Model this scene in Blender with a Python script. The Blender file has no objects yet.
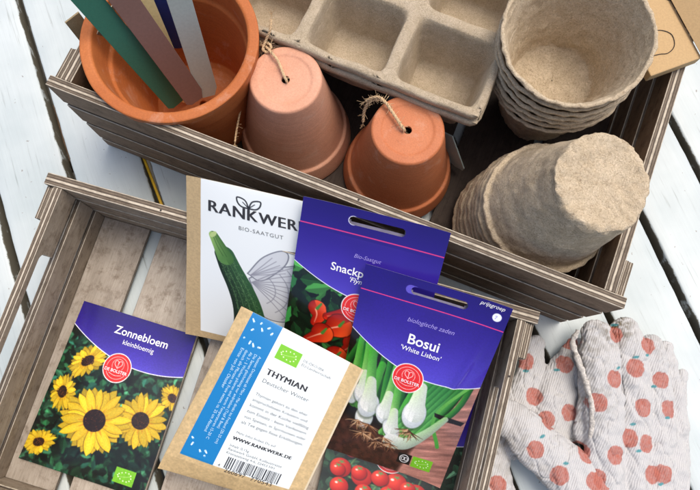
import bpy, bmesh, math, random
import numpy as np
from mathutils import Vector, Matrix

# ------------------------------------------------------------------ camera, world, sun
sc = bpy.context.scene
COL = sc.collection
CM = 0.01                                   # everything below is written in centimetres
FPX, CX, CY, NX, NY, HC = 600.0, 350.0, 245.0, 342.0, 370.0, 52.0

def cam_axes():
    d = np.array([NX - CX, -(NY - CY), -FPX]); d /= np.linalg.norm(d)
    up = -d
    X = np.array([1.0, 0, 0]); X -= X.dot(up) * up; X /= np.linalg.norm(X)
    return np.array([X, np.cross(up, X), up])
RC = cam_axes()

def at(px, py, z):
    """point of the place at height z (cm) on the table plan"""
    r = RC @ np.array([px - CX, -(py - CY), -FPX]); t = (z - HC) / r[2]
    return np.array([r[0] * t, r[1] * t, z])

cd = bpy.data.cameras.new('camera'); cam = bpy.data.objects.new('camera', cd); COL.objects.link(cam)
cd.sensor_width = 36.0; cd.lens = FPX / 700.0 * 36.0; cd.clip_start = 0.01; cd.clip_end = 100
m = Matrix([[*RC[0], 0], [*RC[1], 0], [*RC[2], HC * CM], [0, 0, 0, 1]])
cam.matrix_world = m
sc.camera = cam

SUN_EL, SUN_AZ = 70.0, 48.0               # azimuth measured clockwise from +Y (top of the picture)
w = bpy.data.worlds.new("World"); sc.world = w; w.use_nodes = True
nt = w.node_tree; nt.nodes.clear()
sky = nt.nodes.new('ShaderNodeTexSky'); sky.sky_type = 'NISHITA'; sky.sun_disc = False
sky.sun_elevation = math.radians(SUN_EL); sky.sun_rotation = math.radians(SUN_AZ)
sky.dust_density = 5.0; sky.ozone_density = 0.6
bg = nt.nodes.new('ShaderNodeBackground'); bg.inputs[1].default_value = 0.15
wo = nt.nodes.new('ShaderNodeOutputWorld')
nt.links.new(sky.outputs[0], bg.inputs[0]); nt.links.new(bg.outputs[0], wo.inputs[0])
sd = bpy.data.lights.new('sun', 'SUN'); sun = bpy.data.objects.new('sun', sd); COL.objects.link(sun)
sd.energy = 1.25; sd.angle = math.radians(30); sd.color = (1.0, 0.94, 0.86)
_e, _a = math.radians(SUN_EL), math.radians(SUN_AZ)
sdir = Vector((math.sin(_a) * math.cos(_e), math.cos(_a) * math.cos(_e), math.sin(_e)))
sun.rotation_euler = sdir.to_track_quat('Z', 'Y').to_euler()
sun.location = (0, 0, 2)
sc.view_settings.view_transform = 'Standard'; sc.view_settings.look = 'None'
sc.view_settings.gamma = 1.0; sc.view_settings.exposure = 0.36
sc.cycles.max_bounces = 8

# ------------------------------------------------------------------ noise
def _h(ix, iy, iz, s):
    n = (ix * 374761393 + iy * 668265263 + iz * 2147483647 + s * 974634777) & 0xFFFFFFFF
    n = ((n ^ (n >> 13)) * 1274126177) & 0xFFFFFFFF
    n = n ^ (n >> 16)
    return (n & 0xFFFF) / 65535.0
def vnoise(P, scale=1.0, seed=0):
    P = np.asarray(P, float) * scale
    i = np.floor(P).astype(np.int64); f = P - i; f = f * f * (3 - 2 * f)
    r = 0
    for a in (0, 1):
        for b in (0, 1):
            for c in (0, 1):
                wgt = (f[..., 0] if a else 1 - f[..., 0]) * (f[..., 1] if b else 1 - f[..., 1]) * (f[..., 2] if c else 1 - f[..., 2])
                r = r + wgt * _h(i[..., 0] + a, i[..., 1] + b, i[..., 2] + c, seed)
    return r * 2 - 1
def fbm(P, scale=1.0, seed=0, n=3):
    return sum(vnoise(P, scale * 2 ** k, seed + k) * 0.5 ** k for k in range(n))

# ------------------------------------------------------------------ materials
def newmat(name):
    mt = bpy.data.materials.new(name); mt.use_nodes = True
    n = mt.node_tree; b = n.nodes['Principled BSDF']
    return mt, n, b
def node(n, t, **k):
    q = n.nodes.new(t)
    for a, v in k.items():
        if a.startswith('i_'): q.inputs[a[2:].replace('_', ' ')].default_value = v
        else: setattr(q, a, v)
    return q
def ramp(n, stops, interp='LINEAR'):
    r = n.nodes.new('ShaderNodeValToRGB'); r.color_ramp.interpolation = interp
    e = r.color_ramp.elements
    while len(e) < len(stops): e.new(0.5)
    for q, (p, c) in zip(e, stops):
        q.position = p; q.color = (*c, 1) if len(c) == 3 else c
    return r
def bump(n, b, src, strength=0.3, dist=0.0003):
    bp = node(n, 'ShaderNodeBump'); bp.inputs['Strength'].default_value = strength; bp.inputs['Distance'].default_value = dist
    n.links.new(src, bp.inputs['Height']); n.links.new(bp.outputs[0], b.inputs['Normal']); return bp
def noise_tex(n, vec, scale, detail=4, rough=0.6, dist=0.0):
    t = node(n, 'ShaderNodeTexNoise'); t.inputs['Scale'].default_value = scale; t.inputs['Detail'].default_value = detail
    t.inputs['Roughness'].default_value = rough; t.inputs['Distortion'].default_value = dist
    n.links.new(vec, t.inputs['Vector']); return t
def mixc(n, fac, a, b, mode='MIX'):
    q = node(n, 'ShaderNodeMix', data_type='RGBA', blend_type=mode)
    for s, v in ((0, fac), (6, a), (7, b)):
        if hasattr(v, 'is_output'): n.links.new(v, q.inputs[s])
        else: q.inputs[s].default_value = v if s == 0 else (*v, 1)
    return q.outputs[2]
def mapping(n, src, scale=(1, 1, 1), rot=(0, 0, 0)):
    q = node(n, 'ShaderNodeMapping'); q.inputs['Scale'].default_value = scale; q.inputs['Rotation'].default_value = rot
    n.links.new(src, q.inputs['Vector']); return q.outputs[0]
def sp(b, rough, spec=0.5):
    b.inputs['Roughness'].default_value = rough; b.inputs['Specular IOR Level'].default_value = spec

def wood_face(name, c1, c2, c3):
    """grain runs along u; uv in cm"""
    mt, n, b = newmat(name); tc = node(n, 'ShaderNodeTexCoord')
    oi = node(n, 'ShaderNodeObjectInfo')
    v = mapping(n, tc.outputs['UV'], (0.25, 5.0, 1))
    a = noise_tex(n, v, 1.6, 8, 0.7, 0.6)
    v2 = mapping(n, tc.outputs['UV'], (1, 2.2, 1))
    bl = noise_tex(n, v2, 0.35, 5, 0.6)
    r = ramp(n, [(0.18, c1), (0.5, c2), (0.85, c3)]); n.links.new(a.outputs[0], r.inputs[0])
    rb = ramp(n, [(0.3, (0.78, 0.76, 0.74)), (0.62, (1.05, 1.05, 1.05))]); n.links.new(bl.outputs[0], rb.inputs[0])
    c = mixc(n, 1.0, r.outputs[0], rb.outputs[0], 'MULTIPLY')
    # small dark pores and splits
    vp = mapping(n, tc.outputs['UV'], (2.0, 16.0, 1)); p = noise_tex(n, vp, 1.5, 3, 0.5)
    rp = ramp(n, [(0.3, (0.35, 0.3, 0.27)), (0.38, (1, 1, 1))]); n.links.new(p.outputs[0], rp.inputs[0])
    c = mixc(n, 0.45, c, rp.outputs[0], 'MULTIPLY')
    ro = ramp(n, [(0, (0.82, 0.8, 0.78)), (1, (1.12, 1.12, 1.12))]); n.links.new(oi.outputs['Random'], ro.inputs[0])
    c = mixc(n, 1.0, c, ro.outputs[0], 'MULTIPLY')
    dz = noise_tex(n, tc.outputs['UV'], 0.9, 7, 0.75); rd_ = ramp(n, [(0.36, (0.55, 0.5, 0.45)), (0.5, (1, 1, 1))]); n.links.new(dz.outputs[0], rd_.inputs[0])
    c = mixc(n, 0.85, c, rd_.outputs[0], 'MULTIPLY')
    n.links.new(c, b.inputs['Base Color']); sp(b, 0.7, 0.3)
    bump(n, b, a.outputs[0], 0.5, 0.0004)
    return mt
def ply_edge(name, bright=1.0):
    """laminated edge of plywood: v runs 0..1 across the thickness, u in cm"""
    mt, n, b = newmat(name); tc = node(n, 'ShaderNodeTexCoord')
    nz = noise_tex(n, mapping(n, tc.outputs['UV'], (0.9, 0.6, 1)), 1.0, 5, 0.6)
    sx = node(n, 'ShaderNodeSeparateXYZ'); n.links.new(tc.outputs['UV'], sx.inputs[0])
    ad = node(n, 'ShaderNodeMath', operation='MULTIPLY_ADD'); ad.inputs[1].default_value = 0.07
    n.links.new(nz.outputs[0], ad.inputs[0]); n.links.new(sx.outputs[1], ad.inputs[2])
    sb = node(n, 'ShaderNodeMath', operation='SUBTRACT'); sb.inputs[1].default_value = 0.035; n.links.new(ad.outputs[0], sb.inputs[0])
    L, Dk, G = [tuple(x * bright for x in c) for c in ((0.56, 0.49, 0.38), (0.065, 0.047, 0.033), (0.20, 0.155, 0.11))]
    r = ramp(n, [(0.0, L), (0.07, L), (0.1, Dk), (0.2, G), (0.36, Dk), (0.42, L), (0.55, L), (0.6, Dk), (0.75, G), (0.9, Dk), (0.95, L)])
    n.links.new(sb.outputs[0], r.inputs[0])
    st = noise_tex(n, mapping(n, tc.outputs['UV'], (1.6, 9, 1)), 1.4, 6, 0.7)
    rs = ramp(n, [(0.28, (0.4, 0.37, 0.34)), (0.5, (1, 1, 1)), (0.8, (1.2, 1.2, 1.2))]); n.links.new(st.outputs[0], rs.inputs[0])
    c = mixc(n, 0.85, r.outputs[0], rs.outputs[0], 'MULTIPLY')
    dz = noise_tex(n, mapping(n, tc.outputs['UV'], (1, 1.5, 1)), 0.7, 7, 0.75); rd_ = ramp(n, [(0.36, (0.4, 0.36, 0.31)), (0.52, (1, 1, 1))]); n.links.new(dz.outputs[0], rd_.inputs[0])
    c = mixc(n, 0.6, c, rd_.outputs[0], 'MULTIPLY')
    n.links.new(c, b.inputs['Base Color']); sp(b, 0.65, 0.3)
    bump(n, b, st.outputs[0], 0.5, 0.0004)
    return mt

M = {}
M['face'] = wood_face('weathered_plywood', (0.20, 0.155, 0.11), (0.37, 0.305, 0.225), (0.48, 0.41, 0.315))
M['face_brown'] = wood_face('weathered_brown_plywood', (0.11, 0.068, 0.04), (0.22, 0.145, 0.09), (0.31, 0.22, 0.145))
M['face_pale'] = wood_face('pale_weathered_plywood', (0.25, 0.215, 0.175), (0.40, 0.355, 0.295), (0.50, 0.45, 0.385))
M['face_dark'] = wood_face('shade_dark_plywood', (0.03, 0.02, 0.014), (0.055, 0.038, 0.028), (0.085, 0.06, 0.045))  # rear crate floor: the deep shade inside is put into this wood colour
M['edge'] = ply_edge('plywood_edge', 1.0)

def paint_mat():
    mt, n, b = newmat('white_table_paint'); tc = node(n, 'ShaderNodeTexCoord'); o = tc.outputs['Object']
    v = mapping(n, o, (60, 60, 60), (0, 0, 0))
    big = noise_tex(n, mapping(n, o, (1, 1, 1)), 9, 4, 0.6)
    r = ramp(n, [(0.3, (0.44, 0.51, 0.515)), (0.65, (0.58, 0.635, 0.63))]); n.links.new(big.outputs[0], r.inputs[0])
    # chips
    s = noise_tex(n, o, 160, 3, 0.6, 0.4)
    rs = ramp(n, [(0.285, (1, 1, 1)), (0.30, (0, 0, 0))]); n.links.new(s.outputs[0], rs.inputs[0])
    c = mixc(n, rs.outputs[0], r.outputs[0], (0.30, 0.29, 0.27))
    # fine scratches along the boards
    sc_ = noise_tex(n, mapping(n, o, (420, 16, 10), (0, 0, math.radians(0))), 1.0, 4, 0.6, 0.3)
    r2 = ramp(n, [(0.27, (0.4, 0.4, 0.37)), (0.37, (0.95, 0.95, 0.95)), (0.7, (1.03, 1.03, 1.03))]); n.links.new(sc_.outputs[0], r2.inputs[0])
    c = mixc(n, 0.6, c, r2.outputs[0], 'MULTIPLY')
    at_ = node(n, 'ShaderNodeUVMap')
    sx = node(n, 'ShaderNodeSeparateXYZ'); n.links.new(tc.outputs['UV'], sx.inputs[0])
    nz = noise_tex(n, o, 55, 5, 0.7)
    # v = distance from the board edge in cm : unevenly darker at the edges and down the gap sides
    ed = node(n, 'ShaderNodeMath', operation='MULTIPLY_ADD'); ed.inputs[1].default_value = -0.55
    n.links.new(nz.outputs[0], ed.inputs[0]); n.links.new(sx.outputs[1], ed.inputs[2])
    re = ramp(n, [(0.0, (1, 1, 1)), (0.06, (0, 0, 0))]); n.links.new(ed.outputs[0], re.inputs[0])
    ad2 = node(n, 'ShaderNodeMath', operation='ADD'); ad2.inputs[1].default_value = 0.24
    n.links.new(ed.outputs[0], ad2.inputs[0]); n.links.new(ad2.outputs[0], re.inputs[0])
    c = mixc(n, re.outputs[0], c, (0.13, 0.12, 0.09))
    n.links.new(c, b.inputs['Base Color']); sp(b, 0.42, 0.4)
    bump(n, b, sc_.outputs[0], 0.3, 0.0004)
    return mt
M['paint'] = paint_mat()

def simple(name, col, rough=0.6, spec=0.4, nscale=None, var=0.15, bs=0.2, bd=0.0002, tr=None):
    mt, n, b = newmat(name); sp(b, rough, spec)
    tc = node(n, 'ShaderNodeTexCoord')
    t = noise_tex(n, tc.outputs['Object'], nscale or 150, 5, 0.65)
    r = ramp(n, [(0.3, tuple(c * (1 - var) for c in col)), (0.7, tuple(min(1, c * (1 + var)) for c in col))])
    n.links.new(t.outputs[0], r.inputs[0]); n.links.new(r.outputs[0], b.inputs['Base Color'])
    if bs: bump(n, b, t.outputs[0], bs, bd)
    return mt
def terracotta(name, col, pale):
    mt, n, b = newmat(name); tc = node(n, 'ShaderNodeTexCoord'); o = tc.outputs['Object']
    big = noise_tex(n, o, 26, 5, 0.6); fine = noise_tex(n, o, 900, 3, 0.6)
    ring = noise_tex(n, mapping(n, o, (3, 3, 420)), 1, 3, 0.5)
    r = ramp(n, [(0.3, col), (0.72, pale)]); n.links.new(big.outputs[0], r.inputs[0])
    r2 = ramp(n, [(0.3, (0.86, 0.84, 0.83)), (0.7, (1.06, 1.06, 1.06))]); n.links.new(fine.outputs[0], r2.inputs[0])
    c = mixc(n, 1, r.outputs[0], r2.outputs[0], 'MULTIPLY')
    r3 = ramp(n, [(0.35, (0.9, 0.88, 0.87)), (0.65, (1.04, 1.04, 1.04))]); n.links.new(ring.outputs[0], r3.inputs[0])
    c = mixc(n, 0.8, c, r3.outputs[0], 'MULTIPLY')
    lb = noise_tex(n, o, 38, 7, 0.72, 0.5); r4 = ramp(n, [(0.55, (0, 0, 0)), (0.8, (0.55, 0.55, 0.55))]); n.links.new(lb.outputs[0], r4.inputs[0])
    c = mixc(n, r4.outputs[0], c, (0.66, 0.47, 0.36))
    sm_ = noise_tex(n, o, 140, 4, 0.7); r5 = ramp(n, [(0.26, (0.6, 0.55, 0.52)), (0.36, (1, 1, 1))]); n.links.new(sm_.outputs[0], r5.inputs[0])
    c = mixc(n, 0.6, c, r5.outputs[0], 'MULTIPLY')
    n.links.new(c, b.inputs['Base Color']); sp(b, 0.62, 0.35)
    ad = node(n, 'ShaderNodeMath', operation='ADD'); n.links.new(fine.outputs[0], ad.inputs[0]); n.links.new(ring.outputs[0], ad.inputs[1])
    bump(n, b, ad.outputs[0], 0.22, 0.00018)
    return mt
M['tc_big'] = terracotta('orange_terracotta', (0.44, 0.12, 0.028), (0.54, 0.175, 0.048))
M['tc_pale'] = terracotta('pale_terracotta', (0.62, 0.30, 0.18), (0.72, 0.39, 0.26))
M['tc_red'] = terracotta('red_terracotta', (0.50, 0.155, 0.06), (0.58, 0.21, 0.09))

def pulp(name, c1, c2, fib=260):
    mt, n, b = newmat(name); tc = node(n, 'ShaderNodeTexCoord'); o = tc.outputs['Object']
    big = noise_tex(n, o, 90, 6, 0.7); f1 = noise_tex(n, o, fib, 6, 0.75, 1.2); f2 = noise_tex(n, o, fib * 3.2, 3, 0.7, 0.8)
    r = ramp(n, [(0.3, c1), (0.7, c2)]); n.links.new(big.outputs[0], r.inputs[0])
    r2 = ramp(n, [(0.32, (0.82, 0.78, 0.74)), (0.68, (1.1, 1.1, 1.1))]); n.links.new(f1.outputs[0], r2.inputs[0])
    c = mixc(n, 0.8, r.outputs[0], r2.outputs[0], 'MULTIPLY')
    r3 = ramp(n, [(0.32, (0.62, 0.57, 0.52)), (0.5, (1, 1, 1)), (0.68, (1.18, 1.18, 1.18))]); n.links.new(f2.outputs[0], r3.inputs[0])
    c = mixc(n, 0.8, c, r3.outputs[0], 'MULTIPLY')
    n.links.new(c, b.inputs['Base Color']); sp(b, 0.9, 0.15)
    ad = node(n, 'ShaderNodeMath', operation='ADD'); n.links.new(f1.outputs[0], ad.inputs[0]); n.links.new(f2.outputs[0], ad.inputs[1])
    bump(n, b, ad.outputs[0], 0.9, 0.0010)
    return mt
M['peat'] = pulp('pressed_peat', (0.53, 0.43, 0.29), (0.68, 0.57, 0.41))
M['tray'] = pulp('grey_paper_pulp', (0.50, 0.41, 0.28), (0.64, 0.54, 0.40), 420)
M['kraft'] = pulp('kraft_paper', (0.48, 0.37, 0.21), (0.55, 0.44, 0.27), 900)
M['card'] = simple('kraft_card', (0.50, 0.34, 0.17), 0.75, 0.2, 700, 0.1, 0.1)
M['card_ink'] = simple('black_print', (0.04, 0.03, 0.025), 0.6, 0.3, bs=0)
M['jute'] = simple('jute_fibre', (0.60, 0.43, 0.25), 0.85, 0.1, 900, 0.3, 0.4)
M['ground'] = simple('dark_ground', (0.05, 0.045, 0.035), 0.9, 0.2, 30, 0.5)
M['yellow'] = simple('yellow_paint', (0.70, 0.42, 0.02), 0.5)
M['bottom'] = simple('packet_back', (0.35, 0.33, 0.45), 0.5, bs=0)
for k, c in dict(green=(0.036, 0.175, 0.12), mauve=(0.20, 0.122, 0.102), yellow_l=(0.75, 0.62, 0.30), blue=(0.02, 0.06, 0.28), grey=(0.42, 0.51, 0.465), cream=(0.6, 0.55, 0.42)).items():
    M['lab_' + k] = simple('matt_' + k, c, 0.6, 0.3, 500, 0.07, 0.25, 0.0001)

def print_mat(name, rough, coat=0.0, bumpy=0.0):
    mt, n, b = newmat(name); a = node(n, 'ShaderNodeAttribute', attribute_name='print')
    n.links.new(a.outputs['Color'], b.inputs['Base Color']); sp(b, rough, 0.45)
    if coat: b.inputs['Coat Weight'].default_value = coat; b.inputs['Coat Roughness'].default_value = 0.12
    tc = node(n, 'ShaderNodeTexCoord'); t = noise_tex(n, tc.outputs['Object'], 60 if bumpy else 600, 3, 0.5)
    bump(n, b, t.outputs[0], 0.25 if bumpy else 0.08, 0.0004 if bumpy else 0.0001)
    return mt
M['gloss'] = print_mat('glossy_printed_foil', 0.27, 0.5, 1)
M['satin'] = print_mat('satin_printed_paper', 0.45, 0.1, 0)
def ink(name, c):
    mt, n, b = newmat(name); b.inputs['Base Color'].default_value = (*c, 1); sp(b, 0.4, 0.4); return mt
M['ink_white'] = ink('white_ink', (0.86, 0.86, 0.88)); M['ink_lilac'] = ink('lilac_ink', (0.32, 0.27, 0.68))
M['ink_dark'] = ink('dark_ink', (0.035, 0.035, 0.04)); M['ink_grey'] = ink('grey_ink', (0.15, 0.165, 0.175))
M['ink_pale'] = ink('pale_blue_ink', (0.50, 0.72, 0.84)); M['ink_light'] = ink('light_grey_ink', (0.45, 0.5, 0.5))

# ------------------------------------------------------------------ object helpers
def tag(o, label=None, cat=None, group=None, kind=None):
    if label: o['label'] = label
    if cat: o['category'] = cat
    if group: o['group'] = group
    if kind: o['kind'] = kind
    return o
def thing(name, loc, label, cat, group=None, rz=0.0):
    o = bpy.data.objects.new(name, None); COL.objects.link(o)
    o.empty_display_size = 0.02
    o.location = [x * CM for x in loc]; o.rotation_euler = (0, 0, rz)
    return tag(o, label, cat, group)
def mesh(name, V, F, mats, parent=None, smooth=False, mi=None, uv=None, col=None, loc=None):
    me = bpy.data.meshes.new(name)
    V = np.asarray(V, float) * CM
    if isinstance(F, np.ndarray):
        nf, k = F.shape
        me.vertices.add(len(V)); me.vertices.foreach_set('co', V.ravel())
        me.loops.add(nf * k); me.loops.foreach_set('vertex_index', F.ravel().astype(np.int32))
        me.polygons.add(nf); me.polygons.foreach_set('loop_start', np.arange(0, nf * k, k, dtype=np.int32))
        me.update(calc_edges=True)
    else:
        me.from_pydata([tuple(v) for v in V], [], F)
    for q in (mats if isinstance(mats, (list, tuple)) else [mats]): me.materials.append(q)
    if mi is not None: me.polygons.foreach_set('material_index', np.asarray(mi, np.int32))
    if smooth: me.polygons.foreach_set('use_smooth', np.ones(len(me.polygons), bool))
    if uv is not None:
        l = me.uv_layers.new(name='UVMap'); l.data.foreach_set('uv', np.asarray(uv, np.float32).ravel())
    if col is not None:
        a = me.attributes.new('print', 'FLOAT_COLOR', 'POINT')
        a.data.foreach_set('color', np.concatenate([col, np.ones((len(col), 1))], 1).astype(np.float32).ravel())
    me.update()
    o = bpy.data.objects.new(name, me); COL.objects.link(o); o.parent = parent
    if loc is not None: o.location = [x * CM for x in loc]
    return o
def bevel(o, wdt=0.04, seg=1):
    b = o.modifiers.new('bevel', 'BEVEL'); b.width = wdt * CM; b.segments = seg; b.limit_method = 'ANGLE'; b.angle_limit = math.radians(40)
    return o
def copy_tree(o, parent=None, label=None):
    c = o.copy(); COL.objects.link(c); c.parent = parent
    if label: c['label'] = label
    for ch in o.children: copy_tree(ch, c)
    return c
class Tri:      # collect geometry for one mesh
    def __init__(s): s.V = []; s.F = []; s.n = 0
    def add(s, V, F):
        s.V.append(np.asarray(V, float)); s.F += [tuple(i + s.n for i in f) for f in F]; s.n += len(V)
    def build(s, name, mat, parent=None, smooth=False, org=None):
        V = np.concatenate(s.V)
        if org is not None: V = V - np.asarray(org)
        return mesh(name, V, s.F, mat, parent, smooth)
def prism(name, outline, t0, t1, axis, mats, parent, warp=0.0, rnd=random.Random(5)):
    """outline (a,b) extruded along axis from t0 to t1. axis 'x': (y,z) outline, 'y': (x,z), 'z': (x,y).
    Large faces get grain uv (a,b in cm); edges get uv v=0..1 across the thickness."""
    n = len(outline); V = []
    for t in (t0, t1):
        for (a, b) in outline:
            V.append({'x': (t, a, b), 'y': (a, t, b), 'z': (a, b, t)}[axis])
    F = [tuple(range(n)), tuple(range(2 * n - 1, n - 1, -1))]; mi = [0, 0]; uv = []
    ou, ov = rnd.uniform(0, 60), rnd.uniform(0, 60)
    av = np.array(outline); ext = av.max(0) - av.min(0); sw = ext[1] > ext[0]
    g = lambda p: (p[1] + ou, p[0] + ov) if sw else (p[0] + ou, p[1] + ov)
    uv += [g(outline[i]) for i in range(n)]; uv += [g(outline[i]) for i in range(n - 1, -1, -1)]
    acc = 0
    for i in range(n):
        j = (i + 1) % n; F.append((j, i, i + n, j + n)); mi.append(1)
        d = math.hypot(outline[i][0] - outline[j][0], outline[i][1] - outline[j][1])
        uv += [(acc + d + ou, 0), (acc + ou, 0), (acc + ou, 1), (acc + d + ou, 1)]; acc += d
    o = mesh(name, V, F, mats, parent, mi=mi, uv=uv)
    bm = bmesh.new(); bm.from_mesh(o.data); bmesh.ops.recalc_face_normals(bm, faces=bm.faces); bm.to_mesh(o.data); bm.free()
    bevel(o, 0.035)
    return o
def rect(a0, a1, b0, b1): return [(a0, b0), (a1, b0), (a1, b1), (a0, b1)]
def lathe(prof, n=96, wob=0.0, seed=0, nscale=0.35):
    """prof [(r,z)] -> V,F quads (open profile, closed ring)"""
    th = np.linspace(0, 2 * np.pi, n, endpoint=False)
    P = np.array(prof, float); V = np.zeros((len(P), n, 3))
    V[..., 0] = P[:, 0, None] * np.cos(th); V[..., 1] = P[:, 0, None] * np.sin(th); V[..., 2] = P[:, 1, None]
    if wob:
        q = fbm(V, nscale, seed, 3)
        V[..., 0] += wob * q * np.cos(th); V[..., 1] += wob * q * np.sin(th); V[..., 2] += wob * 0.6 * fbm(V, nscale, seed + 9, 2)
    F = []
    for i in range(len(P) - 1):
        for j in range(n):
            k = (j + 1) % n
            F.append((i * n + j, i * n + k, (i + 1) * n + k, (i + 1) * n + j))
    return V.reshape(-1, 3), F
def smoothprof(pts, r=0.12, k=4):
    """round the corners of a profile"""
    out = [pts[0]]
    for a, b, c in zip(pts[:-2], pts[1:-1], pts[2:]):
        a, b, c = map(np.array, (a, b, c)); l1 = np.linalg.norm(a - b); l2 = np.linalg.norm(c - b)
        rr = min(r, l1 * 0.45, l2 * 0.45); p = b + (a - b) / l1 * rr; q = b + (c - b) / l2 * rr
        for i in range(k + 1):
            t = i / k; out.append(tuple((1 - t) ** 2 * p + 2 * t * (1 - t) * b + t * t * q))
    out.append(pts[-1]); return out
def densify(prof, step=0.4):
    out = []
    for a, b in zip(prof[:-1], prof[1:]):
        d = math.hypot(a[0] - b[0], a[1] - b[1]); k = max(1, int(d / step))
        out += [(a[0] + (b[0] - a[0]) * i / k, a[1] + (b[1] - a[1]) * i / k) for i in range(k)]
    return out + [prof[-1]]
def catmull(P, n=12):
    P = [np.array(p, float) for p in P]; P = [2 * P[0] - P[1]] + P + [2 * P[-1] - P[-2]]; out = []
    for i in range(1, len(P) - 2):
        for t in np.linspace(0, 1, n, endpoint=False):
            a, b, c, d = P[i - 1:i + 3]
            out.append(0.5 * (2 * b + (c - a) * t + (2 * a - 5 * b + 4 * c - d) * t * t + (3 * b - a - 3 * c + d) * t ** 3))
    return np.array(out + [P[-2]])
def tube(T, path, r, k=6):
    path = np.asarray(path, float); n = len(path); rr = np.broadcast_to(np.asarray(r, float), (n,))
    d = np.gradient(path, axis=0); d /= np.linalg.norm(d, axis=1)[:, None] + 1e-9
    ref = np.array([0.13, 0.21, 0.97]); V = []
    for p, q, s in zip(path, d, rr):
        u = np.cross(q, ref); u /= np.linalg.norm(u) + 1e-9; v = np.cross(q, u)
        for j in range(k):
            a = 2 * math.pi * j / k; V.append(p + s * (math.cos(a) * u + math.sin(a) * v))
    F = []
    for i in range(n - 1):
        for j in range(k):
            F.append((i * k + j, i * k + (j + 1) % k, (i + 1) * k + (j + 1) % k, (i + 1) * k + j))
    F.append(tuple(range(k - 1, -1, -1))); F.append(tuple(range((n - 1) * k, n * k)))
    T.add(V, F)

# ------------------------------------------------------------------ the setting: ground far below, painted table
mesh('ground', [(-400, -400, -72), (400, -400, -72), (400, 400, -72), (-400, 400, -72)], [(0, 1, 2, 3)], M['ground'])
tag(bpy.data.objects['ground'], kind='structure')
TA = math.radians(-69.4)                                 # direction of the boards
tbl = thing('garden_table', (0, 0, 0), 'white painted slatted wooden table with dark gaps, carrying both crates', 'table')
bd = np.array([math.cos(TA), math.sin(TA)]); bn = np.array([-bd[1], bd[0]])      # bn points right (x+)
PITCH, GAP = 6.71, 0.6
rt = random.Random(3)
for k in range(-9, 10):
    c0 = 3.2 + PITCH * k + GAP / 2 + rt.uniform(-.04, .04); c1 = 3.2 + PITCH * (k + 1) - GAP / 2 + rt.uniform(-.04, .04)
    L0, L1 = -60.0, 60.0; ns = 120
    # board cross-section with softened edges, swept with slight irregularity; local x across, y along
    V = []; rows = [(0, -1.8, 0), (0, -0.18, 0), (0.07, -0.05, 0.1), (0.2, 0, 0.2), (1.2, 0, 1.2), (0.5, 0, 3), (-1.2, 0, 1.2), (-0.2, 0, 0.2), (-0.07, -0.05, 0.1), (0, -0.18, 0), (0, -1.8, 0)]
    xs = []
    for i, (dx, z, e) in enumerate(rows):
        xs.append(((c0 + dx) if i < 5 else ((c0 + c1) / 2 if i == 5 else c1 + dx), z, e if i != 5 else 3))
    for j in range(ns + 1):
        y = L0 + (L1 - L0) * j / ns
        for i, (x, z, e) in enumerate(xs):
            jx = 0.035 * vnoise(np.array([y * 1.7, k * 7 + (0 if i < 5 else 3), 0.]), 1.0, 4) if i not in (4, 5, 6) else 0
            V.append((x + jx, y, z))
    m_ = len(xs); F = []; UV = []
    for j in range(ns):
        for i in range(m_ - 1):
            F.append((j * m_ + i, j * m_ + i + 1, (j + 1) * m_ + i + 1, (j + 1) * m_ + i))
            UV += [(V[j * m_ + i][1], xs[i][2]), (V[j * m_ + i][1], xs[i + 1][2]), (V[(j + 1) * m_ + i][1], xs[i + 1][2]), (V[(j + 1) * m_ + i][1], xs[i][2])]
    o = mesh('plank', V, F, M['paint'], tbl, smooth=True, uv=UV)
    bm = bmesh.new(); bm.from_mesh(o.data); bmesh.ops.recalc_face_normals(bm, faces=bm.faces); bm.to_mesh(o.data); bm.free()
    if o.data.polygons[5].normal.z < 0: o.data.flip_normals()
    # local x -> bn, local y -> -bd
    o.rotation_euler = (0, 0, math.atan2(bn[1], bn[0]))
for s in (-30, 30):
    o = mesh('crossbar', [(x, y, z) for z in (-4.4, -1.9) for x, y in ((-58, s - 3), (58, s - 3), (58, s + 3), (-58, s + 3))],
             [(0, 1, 2, 3), (7, 6, 5, 4), (0, 4, 5, 1), (1, 5, 6, 2), (2, 6, 7, 3), (3, 7, 4, 0)], M['face_brown'], tbl, uv=[(0, 0)] * 24)
    o.rotation_euler = (0, 0, math.atan2(bn[1], bn[0]))
    bm = bmesh.new(); bm.from_mesh(o.data); bmesh.ops.recalc_face_normals(bm, faces=bm.faces); bm.to_mesh(o.data); bm.free()
# thin yellow stick lying in one of the gaps
a, b_ = at(140, 148, -.25), at(166, 216, -.25)
T = Tri(); tube(T, [a, b_], 0.13, 6)
tag(T.build('yellow_stick', M['yellow'], org=None), 'thin yellow stick lying in the table gap between the two crates', 'stick')

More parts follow.
